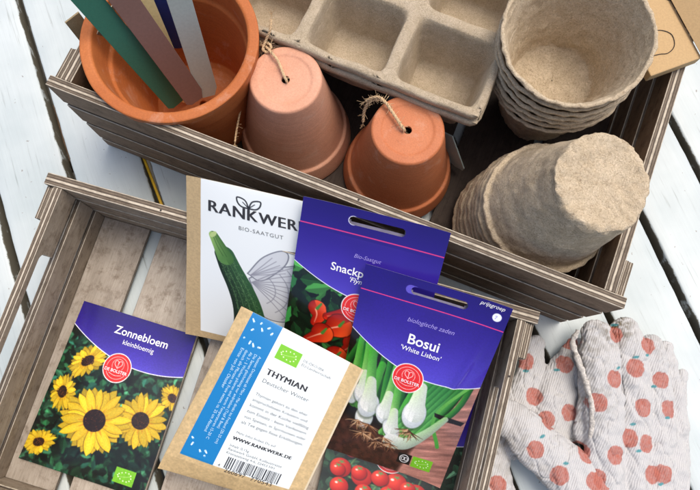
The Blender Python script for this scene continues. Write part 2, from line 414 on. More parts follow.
# ------------------------------------------------------------------ crates
def crate(loc, rz, L, D, tops, hgt, floor_z, label, handle=None, flip=1, face='face', floor_off=0.0, gapw=1.0, pitch=7.0, fmat='face', WT=0.9, ET=0.95, OV=0.8, BT=0.33):
    """local x along the long walls, local y from wall at y=0 to wall at y=D. tops = [(z0,z1)...] of the slats"""
    t = thing('wooden_crate', (loc[0], loc[1], 0), label, 'crate', 'plywood crates', rz)
    mats = [M[face], M['edge']]
    rnd = random.Random(int(L * 10))
    for (y0, y1) in ((0, WT), (D - WT, D)):
        for k, (z0, z1) in enumerate(tops):
            prism('slat', rect(rnd.uniform(-.04, .04), L + rnd.uniform(-.04, .04), z0, z1), y0, y1, 'y', mats, t, rnd=rnd)
    g = 0.03
    for e in (0, 1):
        x0 = OV if e == 0 else L - OV - ET; x1 = x0 + ET
        for k, (z0, z1) in enumerate(tops):
            ya, yb = WT + g, D - WT - g
            if k == 1 and handle: z1 -= 0.3
            if k == 0 and handle:
                h0, h1, hz = handle; r = 0.55
                ol = [(ya, z1), (ya, z0), (h0, z0)]
                ol += [(h0 + 0.02, z0 + 0.3)] + [(h0 + r - r * math.cos(q), hz - r + r * math.sin(q)) for q in np.linspace(0, math.pi / 2, 6)]
                ol += [(h1 - r + r * math.sin(q), hz - r + r * math.cos(q)) for q in np.linspace(0, math.pi / 2, 6)] + [(h1 - 0.02, z0 + 0.3)]
                ol += [(h1, z0), (yb, z0), (yb, z1)]
            else: ol = rect(ya, yb, z0, z1)
            dz = -0.05 if k == 0 else 0
            ol = [(p, q + (dz if q == z1 else 0)) for p, q in ol]
            prism('end_slat', ol, x0, x1, 'x', mats, t, rnd=rnd)
        # corner battens outside the end wall
        for yy in ((WT + g, WT + 2.6), (D - WT - 2.6, D - WT - g)):
            for q, th in ((0, BT), (1, BT)):
                xa = (x0 - 0.02 - th * (q + 1) - 0.02 * q) if e == 0 else (x1 + 0.02 + (th + 0.02) * q)
                prism('corner_batten', rect(yy[0], yy[1], 0.0, hgt - 0.35 - 0.1 * q), xa, xa + th, 'x', [M[face], M['edge']], t, rnd=rnd)
        # inner corner posts
    # floor boards
    x = OV + ET + 0.03 + floor_off - pitch
    xl, xr = OV + ET + 0.03, L - OV - ET - 0.03
    while x < xr:
        xa, xb = max(x, xl), min(x + pitch - gapw, xr)
        if xb - xa > 0.3:
            prism('floor_board', rect(xa, xb, WT + 0.03, D - WT - 0.03), floor_z - 0.5, floor_z, 'z', [M[fmat], M['edge']], t, rnd=rnd)
        x += pitch
    return t

RZ = 12.0; FZ = 9.2
A0, A1 = at(45, 84, RZ), at(624, 309, RZ)
ra = math.atan2(A1[1] - A0[1], A1[0] - A0[0]); rl = float(np.linalg.norm(A1 - A0))
rear = crate(A0, ra, rl, 31.0, [(9.1, 12.0), (5.6, 8.5), (2.1, 5.0), (0.2, 1.6)], 12.0, 0.95,
             'deeper brown plywood crate at the back, holding the terracotta pots and peat pots', face='face_brown', gapw=0.8, fmat='face_dark', WT=0.8, OV=0.78, ET=0.82)
B0, B1 = at(48, 172, FZ), at(540, 312, FZ)
fa = math.atan2(B1[1] - B0[1], B1[0] - B0[0]); fl = float(np.linalg.norm(B1 - B0))
FD = 24.2
dirx = np.array([math.cos(fa), math.sin(fa)]); diry = np.array([-dirx[1], dirx[0]])
forg = B0[:2] - diry * FD
s1 = at(128, 308, 0.95); slot1 = (s1[:2] - forg).dot(dirx)
foff = (slot1 + 0.55) - (0.8 + 0.62 + 0.03)
hh = [(at(*p, 7.4)[:2] - forg).dot(diry) for p in ((47, 256), (-10, 395))]
print('slot', slot1, 'handle', hh)
front = crate(forg, fa, fl, FD, [(6.7, 9.2), (3.4, 6.2), (0.2, 2.8)], 9.2, 0.95,
              'shallow grey-brown plywood crate in front, holding the seed packets', handle=(hh[1], hh[0], 8.45), floor_off=foff, gapw=1.1, ET=0.62, fmat='face_pale')

# ------------------------------------------------------------------ terracotta pots
def pot_mesh(rb, rt_, H, band, hole=0.3, th=0.45, lip=0.28):
    """upright, base at z=0"""
    rr = rb + (rt_ - lip - rb) * (H - band) / H
    outer = [(hole, 0.10), (rb * 0.68, 0.10), (rb * 0.75, 0.0), (rb - 0.12, 0.0), (rb, 0.14), (rr, H - band - 0.05), (rr + lip, H - band + 0.06), (rt_, H - 0.06), (rt_ - 0.1, H),
             (rt_ - th * 0.8, H), (rt_ - th, H - 0.12), (rt_ - th - 0.25, H - band), (rt_ - th - 0.5, H - band - 0.25), (rb - th * 0.9, th + 0.3), (rb - th - 0.35, th), (hole, th), (hole, 0.10)]
    return lathe(densify(smoothprof(outer, 0.12, 4), 0.5), 112, 0.02, 3, 0.5)
_d = (A1 - A0) / np.linalg.norm(A1 - A0); _n = np.array([-_d[1], _d[0], 0])
cen = at(161.5, 45, 12.6); cen = cen + _n * (6.45 - 0.12 - (cen - A0).dot(_n)); cen = cen + _d * max(0, 6.98 - (cen - A0).dot(_d)); print('pot local x', (cen - A0).dot(_d))
V, F = pot_mesh(4.7, 6.45, 11.6, 2.6, th=0.85)
big = thing('terracotta_pot', (cen[0], cen[1], 0.98), 'large orange terracotta pot standing upright with coloured plant labels in it', 'flowerpot', 'terracotta pots')
mesh('pot_body', V, F, M['tc_big'], big, smooth=True)
SMALL = pot_mesh(2.72, 4.75, 9.2, 1.9); TALL = pot_mesh(2.66, 4.92, 10.4, 2.1)
def inverted_pot(px, py, z, rz, mat, label, geo=SMALL, H=9.2):
    c = at(px, py, z)
    t = thing('terracotta_pot', (c[0], c[1], z - H), label, 'flowerpot', 'terracotta pots', rz)
    V = geo[0].copy(); V[:, 2] = H - V[:, 2]; V[:, 0] *= -1
    V[:, :2] *= 1.0
    o = mesh('pot_body', V, geo[1], mat, t, smooth=True)
    return t, c
p1, c1 = inverted_pot(285.5, 79, 11.5, 0.3, M['tc_pale'], 'pale pinkish terracotta pot upside down beside the large upright pot', TALL, 10.4)
p2, c2 = inverted_pot(408, 129.5, 10.6, 1.9, M['tc_red'], 'redder terracotta pot upside down, right of the pale upturned pot')

# twine: three twisted strands plus loose fibres
def twine(path, r=0.11, seed=1, frays=30, fl_=0.5):
    P = catmull(path, 14); n = len(P); T = Tri(); rd = random.Random(seed)
    d = np.gradient(P, axis=0); L = np.cumsum(np.linalg.norm(d, axis=1)); d /= np.linalg.norm(d, axis=1)[:, None]
    ref = np.array([0.2, 0.1, 1.0]); u = np.cross(d, ref); u /= np.linalg.norm(u, axis=1)[:, None]; v = np.cross(d, u)
    for s in range(3):
        a = L * 7.5 + s * 2.094
        tube(T, P + r * 0.62 * (np.cos(a)[:, None] * u + np.sin(a)[:, None] * v), r * 0.62, 6)
    for _ in range(frays):
        i = rd.randrange(2, n - 2); q = rd.uniform(0, 6.28); o = math.cos(q) * u[i] + math.sin(q) * v[i]
        ln = rd.uniform(0.15, fl_); dd = d[i] * rd.uniform(-1, 1)
        tube(T, catmull([P[i], P[i] + (o * .6 + dd * .6) * ln * .6, P[i] + (o + dd * .7 + np.array([0, 0, rd.uniform(-.4, .5)])) * ln], 4), 0.013, 3)
    for e, sgn in ((0, -1), (n - 1, 1)):
        for _ in range(9):
            o = np.array([rd.uniform(-1, 1) for _ in range(3)]) * 0.5
            ln = rd.uniform(0.3, 0.7)
            tube(T, catmull([P[e], P[e] + (sgn * d[e] + o * .4) * ln * .5, P[e] + (sgn * d[e] + o) * ln], 4), 0.016, 3)
    return T
z0 = 11.55
T = twine([at(287, 82, z0 - 1.2), at(286.5, 81, z0 + .1), at(283, 73, z0 + .25), at(278, 61, z0 + .2), at(271, 52, z0 + .35), at(265, 46, z0 - .1), at(260, 46, z0 - 1), at(256, 50, z0 - 2.2)], 0.09, 3, 50)
tube_knot = [at(262, 50, z0 - .6), at(266, 43, z0 + .1), at(271, 46, z0 + .3), at(268, 52, z0 + .1), at(263, 49, z0 + .1), at(266, 40, z0 + .4), at(270, 30, z0 + 1.0), at(271, 19, z0 + 1.4)]
T2 = twine(tube_knot, 0.085, 5, 46)
T3 = twine([at(258, 47, z0 - 1.0), at(250, 62, z0 - 2.5), at(247, 85, z0 - 3.5), at(241, 108, z0 - 4), at(237, 128, z0 - 4.2), at(235, 142, z0 - 4)], 0.07, 8, 26)
for q in (T2, T3): T.add(np.concatenate(q.V), q.F)
tag(T.build('jute_twine', M['jute'], smooth=True), 'frayed jute twine knotted over the pale upturned pot, its tail hanging down beside it', 'twine', 'pieces of jute twine')
z0 = 10.65
T = twine([at(404, 131, z0 - 1.2), at(404, 130, z0 + .1), at(399, 122, z0 + .35), at(391, 110, z0 + .45), at(384, 101, z0 + .5), at(376, 99, z0 + .2), at(368, 103, z0 - .5), at(364, 112, z0 - 1.4), at(363, 122, z0 - 2.2)], 0.105, 9, 80, 0.6)
T2 = twine([at(386, 103, z0 + .4), at(381, 98, z0 + .6), at(376, 97, z0 + .5), at(371, 98, z0 + .2), at(366, 101, z0 - .2)], 0.09, 12, 40, 0.6)
T.add(np.concatenate(T2.V), T2.F)
tag(T.build('jute_twine', M['jute'], smooth=True), 'short thick jute twine looped through the hole of the redder upturned pot', 'twine', 'pieces of jute twine')

# ------------------------------------------------------------------ plant labels standing in the large pot
def plant_label(p_tip, p_top, wdt, mat, label, twist=0.0, ext=1.0, lean=(0, 0, 1), tip=0.9):
    p_tip, p_top = np.array(p_tip, float), np.array(p_top, float)
    ax = p_top - p_tip; L = np.linalg.norm(ax) * ext; ax /= np.linalg.norm(ax)
    view = np.array([0, 0, HC]) - (p_tip + p_top) / 2; view /= np.linalg.norm(view)
    side = np.cross(ax, view); side /= np.linalg.norm(side)
    nrm = np.cross(side, ax)
    side = side * math.cos(twist) + nrm * math.sin(twist); nrm = np.cross(side, ax)
    ol = [(0.3 * wdt, 0), (wdt * 0.5, tip), (wdt * 0.5, L), (-wdt * 0.5, L), (-wdt * 0.5, tip * 0.4), (-0.3 * wdt, 0)]
    V = []
    for t in (-0.06, 0.06):
        for (a, b) in ol: V.append(p_tip + side * a + ax * b + nrm * t)
    n = len(ol); F = [tuple(range(n)), tuple(range(2 * n - 1, n - 1, -1))] + [((i + 1) % n, i, i + n, (i + 1) % n + n) for i in range(n)]
    base = p_tip.copy()
    o = mesh('plant_label', np.array(V) - base, F, mat, loc=base); bevel(o, 0.02)
    bm = bmesh.new(); bm.from_mesh(o.data); bmesh.ops.recalc_face_normals(bm, faces=bm.faces); bm.to_mesh(o.data); bm.free()
    return tag(o, label, 'plant label', 'coloured plant labels in the large pot')
plant_label(at(178, 104, 2.6), at(91, 3, 15.2), 1.8, M['lab_green'], 'dark green plant label, leftmost in the large terracotta pot', ext=1.3)
plant_label(at(197, 101, 3.2), at(126, 2, 14.2), 1.85, M['lab_mauve'], 'brownish mauve plant label between the green one and the thin yellow edge', ext=1.3)
plant_label(at(188, 101, 2.2), at(145, 2, 12.2), 1.3, M['lab_yellow_l'], 'pale yellow plant label seen as a thin strip under the mauve one', ext=1.3)
plant_label(at(186, 62, 1.9), at(165, 2, 10.8), 1.7, M['lab_blue'], 'deep blue plant label half hidden behind the pale grey one', ext=1.4)
plant_label(at(209, 96, 2.9), at(180, 2, 12.8), 1.75, M['lab_grey'], 'pale grey-green plant label, rightmost in the large terracotta pot', ext=1.3)
# green-edged card slipped between pots and tray
o = plant_label(at(459, 168, 2.0), at(446, 133, 6.0), 1.5, M['lab_grey'], 'grey-green plant label peeking out right of the redder upturned pot', twist=1.0, tip=0.4)
o['group'] = 'plant labels in the deeper crate'; o['category'] = 'plant label'

# kraft card corner behind the big pot
ka, kb = at(65.5, 23, 12.4), at(79, 12.5, 12.4); kd = (kb - ka) / np.linalg.norm(kb - ka); kn = np.array([-kd[1], kd[0], 0]) * .12
P = np.array([ka, ka + kd * 1.25, ka + kd * 1.25 - [0, 0, 6], ka - [0, 0, 6]])
V = np.concatenate([P, P + kn])
o = mesh('kraft_card', V - P[0], [(0, 1, 2, 3), (7, 6, 5, 4), (0, 4, 5, 1), (1, 5, 6, 2), (2, 6, 7, 3), (3, 7, 4, 0)], M['kraft'], loc=P[0])
tag(o, 'small kraft card standing outside the crate wall, its corner showing left of the large pot', 'card')
bm = bmesh.new(); bm.from_mesh(o.data); bmesh.ops.recalc_face_normals(bm, faces=bm.faces); bm.to_mesh(o.data); bm.free()

# ------------------------------------------------------------------ pulp seed trays
def tray(name, org, rz, nx, ny, p, p2, depth, label, lipdrop=0.7):
    t = thing(name, org, label, 'seed tray', 'paper pulp seed trays', rz)
    T = Tri(); K = 56
    th = np.linspace(0, 2 * np.pi, K, endpoint=False) + np.pi / 4
    def sq(r, ins, z):     # rounded square loop sampled by angle
        c, s = np.cos(th), np.sin(th); e = r
        q = (np.abs(c) ** e + np.abs(s) ** e) ** (-1 / e) if e < 50 else 1 / np.maximum(np.abs(c), np.abs(s))
        return np.stack([q * c * (p / 2 - ins), q * s * (p2 / 2 - ins), np.full(K, z)], 1)
    for i in range(nx):
        for j in range(ny):
            c = np.array([(i + .5) * p, -(j + .5) * p2, 0])
            loops = [sq(60, 0, 0), sq(18, 0.34, 0.0), sq(11, 0.44, -0.08), sq(9, 0.54, -0.5), sq(8.5, 0.82, -depth * .5), sq(8, 1.08, -depth + .35), sq(7, 1.25, -depth + .06), sq(5, 1.65, -depth), sq(3, 2.4, -depth)]
            V = np.concatenate([l + c for l in loops] + [[c + [0, 0, -depth]]]); nl = len(loops)
            F = []
            for a in range(nl - 1):
                for k in range(K):
                    k2 = (k + 1) % K; F.append((a * K + k2, a * K + k, (a + 1) * K + k, (a + 1) * K + k2))
            for k in range(K): F.append(((nl - 1) * K + (k + 1) % K, (nl - 1) * K + k, nl * K))
            T.add(V, F)
    # outer lip turned down
    W, Hh = nx * p, ny * p2; lo = []
    cr = 0.7
    def rr(off, z):
        pts = []
        for cx, cy, a0 in ((W - cr, -cr, 90), (W - cr, -Hh + cr, 0), (cr, -Hh + cr, -90), (cr, -cr, -180)):
            for a in np.linspace(a0, a0 - 90, 7):
                pts.append((cx + (cr + off) * math.cos(math.radians(a)), cy + (cr + off) * math.sin(math.radians(a)), z))
        return dens(pts)
    def dens(pts):
        out = []
        for a, b in zip(pts, pts[1:] + pts[:1]):
            k = max(1, int(math.dist(a, b) / 0.5)); out += [tuple(np.array(a) + (np.array(b) - np.array(a)) * i / k) for i in range(k)]
        return out
    L = [rr(-0.2, 0.001), rr(0.03, 0), rr(0.14, -0.1), rr(0.17, -0.3), rr(0.12, -lipdrop), rr(-0.1, -lipdrop - .15), rr(-0.55, -lipdrop - .3)]
    # resample loops to a common count
    n0 = len(L[0]); R = []
    for l in L:
        l = np.array(l + [l[0]]); s = np.concatenate([[0], np.cumsum(np.linalg.norm(np.diff(l, axis=0), axis=1))])
        u = np.linspace(0, s[-1], n0 + 1)[:-1]; R.append(np.stack([np.interp(u, s, l[:, q]) for q in range(3)], 1))
    F = []
    for a in range(len(R) - 1):
        for k in range(n0):
            k2 = (k + 1) % n0; F.append((a * n0 + k, a * n0 + k2, (a + 1) * n0 + k2, (a + 1) * n0 + k))
    T.add(np.concatenate(R), F)
    V = np.concatenate(T.V)
    V = V + 0.07 * np.stack([fbm(V, .5, 1), fbm(V, .5, 5), fbm(V, .6, 8)], -1)
    # the corner under the big pot's rim is cut away round the pot
    co, si = math.cos(rz), math.sin(rz); Wx = V[:, 0] * co - V[:, 1] * si + org[0]; Wy = V[:, 0] * si + V[:, 1] * co + org[1]
    inp = np.hypot(Wx - cen[0], Wy - cen[1]) < 4.75 + 1.5 * np.clip((V[:, 2] + org[2] - 1) / 11.0, 0, 1)
    deep = np.hypot(Wx - cen[0], Wy - cen[1]) < 4.3 + 1.5 * np.clip((V[:, 2] + org[2] - 1) / 11.0, 0, 1)
    T.F = [f for f in T.F if not (all(inp[i] for i in f) or any(deep[i] for i in f))]
    o = mesh('tray_shell', V, T.F, M['tray'], t, smooth=True)
    wl = o.modifiers.new('weld', 'WELD'); wl.merge_threshold = 0.0004
    return t
TZ = 11.9
q0, q1 = at(478, 117, TZ), at(255, 28, TZ)
ta = math.atan2(q0[1] - q1[1], q0[0] - q1[0])
TP, TQ = 7.15, 6.35
dx = np.array([math.cos(ta), math.sin(ta), 0]); dy = np.array([-dx[1], dx[0], 0])
torg = q0 - dx * TP * 3 + dy * TQ * 3 - np.array([0, 0, 0.0])
tray('seed_tray', torg, ta, 3, 3, TP, TQ, 5.3, 'grey-brown paper pulp seed tray with square cells, the upper of two nested trays')
tray('seed_tray', torg + np.array([0, 0, -0.95]) + dx * 0.12 - dy * .1, ta, 3, 3, TP, TQ, 3.6, 'lower pulp seed tray, only its rim showing beneath the upper tray')

# ------------------------------------------------------------------ peat pots
def peat_mesh(seed):
    rb, rt_, H, t = 3.2, 5.0, 7.7, 0.15
    pr = [(0.0, 0.16), (rb * .5, 0.12), (rb - .5, 0.0), (rb + .02, 0.02), (rb + .16, .5), (rt_ - .22, H - .6), (rt_ - 0.14, H - .36), (rt_ + .2, H - .3), (rt_ + .24, H - .1), (rt_ + .14, H + .0), (rt_ - .06, H - .02), (rt_ - .16, H - .4), (rt_ - .32, H - .8),
          (rb - .1, .6), (rb - .3, .3), (rb - .8, .24), (0.0, .26)]
    V, F = lathe(densify(smoothprof(pr, .14, 4), .22), 176, 0.10, seed, .45)
    th = np.arctan2(V[:, 1], V[:, 0]); r = np.hypot(V[:, 0], V[:, 1])
    k = 1 + 0.010 * np.cos(2 * th + seed) + 0.008 * np.cos(3 * th + 2 * seed)
    V[:, 0] *= k; V[:, 1] *= k
    rim = np.clip((V[:, 2] - H + 1.0), 0, 1)
    q = (0.06 * fbm(V, 2.0, seed + 3, 4) + .03 * rim * fbm(V * [1, 1, .3], 2.6, seed + 13, 2)) * np.clip(r / 2, 0, 1)
    q += (r > 2) * .13 * np.exp(-((V[:, 2] - .15) / .3) ** 2) * (fbm(V, 1.6, seed + 30, 4) + .4)
    V[:, 2] -= (r > 2) * (V[:, 2] < .6) * .1 * np.exp(-((r - rb + .25) / .3) ** 2) * np.clip(fbm(V, 1.3, seed + 31, 3) + .5, 0, 2)
    V[:, 0] += q * np.cos(th); V[:, 1] += q * np.sin(th); V[:, 2] += (0.11 - .08 * rim) * fbm(V, 1.8, seed + 7, 4)
    return V, F
def peat_pot(seed):
    t = thing('peat_pot', (0, 0, 0), 'x', 'plant pot')
    V, F = peat_mesh(seed); mesh('pot_body', V, F, M['peat'], t, smooth=True); return t
protos = [peat_pot(s) for s in (1, 5)]
used = set()
def place(i, base, up, spin, label, group):
    from mathutils import Quaternion
    k = i % 2
    o = copy_tree(protos[k]) if k in used else protos[k]
    used.add(k)
    z = Vector(up).normalized(); q = z.to_track_quat('Z', 'Y')
    o.rotation_mode = 'QUATERNION'; o.rotation_quaternion = q @ Quaternion((0, 0, 1), spin)
    o.location = [x * CM for x in base]; o['label'] = label; o['group'] = group
    return o
rp = random.Random(8)
top = at(577.5, 34, 14.9); bot = at(550, 82, 7.2)
ax = top - bot; ax /= np.linalg.norm(ax)
ORD = ['topmost', 'second', 'third', 'fourth', 'fifth', 'sixth', 'seventh', 'eighth', 'ninth']
for i in range(7):
    b = top - ax * (7.7 + 0.86 * i + rp.uniform(-.06, .06)) + np.array([rp.uniform(-.06, .06), rp.uniform(-.06, .06), 0])
    lab = ('topmost upright peat pot, its wide mouth open to the camera' if i == 0 else
           '%s peat pot from the top in the upright nested stack beside the seed tray' % ORD[i])
    if i < 7: place(i, b, ax, rp.uniform(0, 6), lab, 'peat pots nested upright')
ibase = at(604, 183, 16.4); irim = at(548, 207, 9.0)
ax2 = ibase - irim; ax2 /= np.linalg.norm(ax2)
for i in range(9):
    b = ibase - ax2 * (0.9 * i + rp.uniform(-.05, .05)) + np.array([rp.uniform(-.05, .05), rp.uniform(-.05, .05), 0]) * (i > 0)
    if b[2] - 7.7 < 0.9: break
    lab = ('topmost upturned peat pot, its rough round base facing up' if i == 0 else
           '%s peat pot from the top in the upturned stack by the crate corner' % ORD[i])
    place(i, b, -ax2, rp.uniform(0, 6), lab, 'peat pots nested upside down').scale = (.955, .955, 1)

# ------------------------------------------------------------------ cardboard box at the upper right
bc = at(702, 57.5, 12.95)
bx = thing('cardboard_box', bc, 'tan cardboard box with printed line drawing resting on the crate edge, top right', 'box')
e1 = at(654, 75, 12.95) - bc; e1 /= np.linalg.norm(e1)
e2 = at(663, 0, 12.95) - bc; e2 -= e2.dot(e1) * e1; e2 /= np.linalg.norm(e2)
Lx, Ly = 4.1, 9.0
K = [np.zeros(3), e1 * Lx, e1 * Lx + e2 * Ly, e2 * Ly]
V = K + [k + np.array([0, 0, -0.85]) for k in K]
o = mesh('box_body', V, [(0, 1, 2, 3), (7, 6, 5, 4), (0, 4, 5, 1), (1, 5, 6, 2), (2, 6, 7, 3), (3, 7, 4, 0)], M['card'], bx); bevel(o, 0.08, 2)
bm = bmesh.new(); bm.from_mesh(o.data); bmesh.ops.recalc_face_normals(bm, faces=bm.faces); bm.to_mesh(o.data); bm.free()
out = -e1 * 0.75 + np.array([0, 0, .45]); out /= np.linalg.norm(out)
fn = np.cross(e2, out); 
V = [np.array([0, 0, .02]), e2 * Ly, e2 * (Ly - .6) + out * 7, e2 * .6 + out * 7]; V = [v + np.array([0, 0, .03]) for v in V] + [v - fn * .25 for v in V]
o = mesh('flap', V, [(0, 1, 2, 3), (7, 6, 5, 4), (0, 4, 5, 1), (1, 5, 6, 2), (2, 6, 7, 3), (3, 7, 4, 0)], M['card'], bx)
bm = bmesh.new(); bm.from_mesh(o.data); bmesh.ops.recalc_face_normals(bm, faces=bm.faces); bm.to_mesh(o.data); bm.free()
d1 = [at(x, y, 12.99) - bc for x, y in ((650, 32), (660, 30), (670, 33), (674, 39), (674, 47), (668, 53), (660, 54), (652, 56))]
T = Tri(); tube(T, catmull(d1, 5), 0.03, 4); T.build('printed_drawing', M['card_ink'], bx)
d2 = [at(x, y, 12.99) - bc for x, y in ((655, -6), (678, 4), (688, 9))]
T = Tri(); tube(T, [d2[0] + 0, d2[1]], 0.03, 4)
T.build('printed_drawing', M['card_ink'], bx)

# ------------------------------------------------------------------ printed artwork
def lin(c):
    c = np.clip(np.asarray(c, float), 0, 1); return np.where(c <= 0.04045, c / 12.92, ((c + 0.055) / 1.055) ** 2.4)
class Canvas:
    def __init__(s, w, h, ppc, col):
        s.w, s.h, s.k = w, h, ppc; s.W, s.H = int(w * ppc) + 1, int(h * ppc) + 1
        s.a = np.ones((s.H, s.W, 3)) * np.array(col) / 255.
        s.x = np.linspace(0, w, s.W)[None, :]; s.y = np.linspace(0, h, s.H)[:, None]
        s.X, s.Y = np.broadcast_arrays(s.x, s.y)
        s.clip = np.ones((s.H, s.W))
        s.P = np.stack([s.X, s.Y, np.zeros_like(s.X)], -1)
    def box(s, x0, y0, x1, y1):
        i0, i1 = max(0, int(y0 * s.k) - 2), min(s.H, int(y1 * s.k) + 3); j0, j1 = max(0, int(x0 * s.k) - 2), min(s.W, int(x1 * s.k) + 3)
        return (slice(i0, i1), slice(j0, j1)) if i1 > i0 and j1 > j0 else None
    def put(s, sl, m, col, alpha=1.0):
        c = np.asarray(col, float) / 255.; m = (m * alpha * s.clip[sl])[..., None]
        s.a[sl] = s.a[sl] * (1 - m) + c * m
    def ell(s, cx, cy, rx, ry, col, ang=0, alpha=1, soft=1.0, col2=None, hl=None):
        R = max(rx, ry) + .1; sl = s.box(cx - R, cy - R, cx + R, cy + R)
        if sl is None: return
        dx, dy = s.X[sl] - cx, s.Y[sl] - cy; c, t = math.cos(ang), math.sin(ang)
        u, v = (dx * c + dy * t) / rx, (-dx * t + dy * c) / ry
        d = np.sqrt(u * u + v * v); m = np.clip((1 - d) * min(rx, ry) * s.k / soft + .5, 0, 1)
        if col2 is not None:
            hx, hy = hl or (-.3, -.3); q = np.clip(np.hypot(u - hx, v - hy) / 1.3, 0, 1)[..., None]
            col = np.array(col) * (1 - q) + np.array(col2) * q
        s.put(sl, m, col, alpha)
    def ring(s, cx, cy, r, wd, col, alpha=1):
        sl = s.box(cx - r - .2, cy - r - .2, cx + r + .2, cy + r + .2)
        if sl is None: return
        d = np.abs(np.hypot(s.X[sl] - cx, s.Y[sl] - cy) - r); s.put(sl, np.clip((wd / 2 - d) * s.k + .5, 0, 1), col, alpha)
    def stroke(s, pts, r0, r1, col, col2=None, alpha=1, n=8, side=None, soft=1.0):
        """tapered stroke; col->col2 along; side = darker edge colour"""
        P = catmull([(p[0], p[1], 0) for p in pts], n)[:, :2]; N = len(P)
        R = max(r0, r1) + .1; sl = s.box(P[:, 0].min() - R, P[:, 1].min() - R, P[:, 0].max() + R, P[:, 1].max() + R)
        if sl is None: return
        X, Y = s.X[sl], s.Y[sl]; best = np.full(X.shape, 1e9); tt = np.zeros(X.shape); sd = np.zeros(X.shape)
        for i in range(N - 1):
            a, b = P[i], P[i + 1]; ab = b - a; l2 = ab.dot(ab) + 1e-9
            t = np.clip(((X - a[0]) * ab[0] + (Y - a[1]) * ab[1]) / l2, 0, 1)
            ex, ey = X - a[0] - t * ab[0], Y - a[1] - t * ab[1]
            d = np.hypot(ex, ey); f = (i + t) / (N - 1); rr = r0 + (r1 - r0) * f; d2 = d / np.maximum(rr, 1e-4)
            m = d2 < best; best = np.where(m, d2, best); tt = np.where(m, f, tt); sd = np.where(m, np.sign(ab[0] * ey - ab[1] * ex) * d2, sd)
        rr = r0 + (r1 - r0) * tt; m = np.clip((1 - best) * rr * s.k / soft + .5, 0, 1)
        c = np.array(col, float) * np.ones(X.shape + (1,))
        if col2 is not None: c = c * (1 - tt[..., None]) + np.array(col2) * tt[..., None]
        if side is not None:
            q = np.clip(sd * .5 + .5, 0, 1)[..., None] ** 1.3; c = c * (1 - q) + np.array(side) * q
        s.put(sl, m, c, alpha)
    def poly(s, pts, col, alpha=1):
        pts = np.array(pts, float); sl = s.box(*pts.min(0), *pts.max(0))
        if sl is None: return
        acc = 0
        for ox in (-.25, .25):
            for oy in (-.25, .25):
                X, Y = s.X[sl] + ox / s.k, s.Y[sl] + oy / s.k; ins = np.zeros(X.shape, bool)
                for (x0, y0), (x1, y1) in zip(pts, np.roll(pts, -1, 0)):
                    if y0 == y1: continue
                    c = ((y0 > Y) != (y1 > Y)) & (X < (x1 - x0) * (Y - y0) / (y1 - y0) + x0); ins ^= c
                acc = acc + ins * .25
        s.put(sl, acc, col, alpha)
    def leaf(s, x, y, l, wd, ang, col, col2):
        c, t = math.cos(ang), math.sin(ang); pts = []
        for u in np.linspace(0, 1, 9): pts.append((u * l, wd * math.sin(math.pi * u ** .8) * (1 + .12 * math.sin(u * 22))))
        for u in np.linspace(1, 0, 9)[1:-1]: pts.append((u * l, -wd * math.sin(math.pi * u ** .8) * (1 + .12 * math.sin(u * 19))))
        P = [(x + a * c - b * t, y + a * t + b * c) for a, b in pts]; s.poly(P, col)
        s.poly([P[i] for i in range(9)], col2, .55)
        s.stroke([(x, y), (x + l * .5 * c, y + l * .5 * t), (x + l * c, y + l * t)], .022, .01, np.array(col2) * 1.25, alpha=.6, n=2)
    def grain(s, amt, scale=8, seed=0):
        s.a *= (1 + amt * fbm(s.P, scale, seed, 2))[..., None]
    def blur(s, n=1):
        for _ in range(n):
            p = np.pad(s.a, ((1, 1), (1, 1), (0, 0)), mode='edge')
            s.a = (p[:-2, 1:-1] + p[2:, 1:-1] + p[1:-1, :-2] + p[1:-1, 2:] + 2 * p[1:-1, 1:-1]) / 6
    def colors(s): return lin(s.a).reshape(-1, 3)

def blue_top(c, Y0, seed, tab=True, dip=1.25):
    """violet header ending in an arc with a white rim; header height at left Y0"""
    X, Y = c.X, c.Y; xm = c.w * .66
    arc = Y0 + dip * (1 - ((X - xm) / xm) ** 2)
    t = np.clip(Y / (Y0 + dip), 0, 1)[..., None] ** 1.3
    col = np.array([26, 4, 108]) * (1 - t) + np.array([80, 66, 190]) * t
    col = col * (1 + .05 * fbm(c.P, .35, seed, 2))[..., None]
    m = np.clip((arc - Y) * c.k + .5, 0, 1); full = (slice(0, c.H), slice(0, c.W))
    wm = np.clip((arc + .07 - Y) * c.k + .5, 0, 1); c.put(full, wm, (240, 240, 250)); c.put(full, m, col)
def badge(c, x, y, r=1.08):
    c.ell(x, y, r, r, (245, 240, 240)); c.ell(x, y, r - .07, r - .07, (226, 40, 38))
    c.ring(x, y, r - .3, .035, (250, 215, 210))
    # heart-shaped sprout emblem
    for sx in (-1, 1):
        c.stroke([(x, y + .02), (x + sx * .30, y - .28), (x + sx * .25, y - .56), (x + sx * .05, y - .52), (x, y - .34)], .022, .022, (255, 225, 220), n=6)
    c.stroke([(x, y - .34), (x, y + .02)], .02, .02, (255, 225, 220))
    c.ring(x, y - .22, .5, .03, (255, 225, 220))
    c.poly([(x - r + .12, y + .06), (x + r - .12, y + .06), (x + r - .12, y + .44), (x - r + .12, y + .44)], (226, 40, 38))
    c.stroke([(x - .55, y + .5), (x, y + .62), (x + .55, y + .5)], .018, .018, (255, 225, 220))
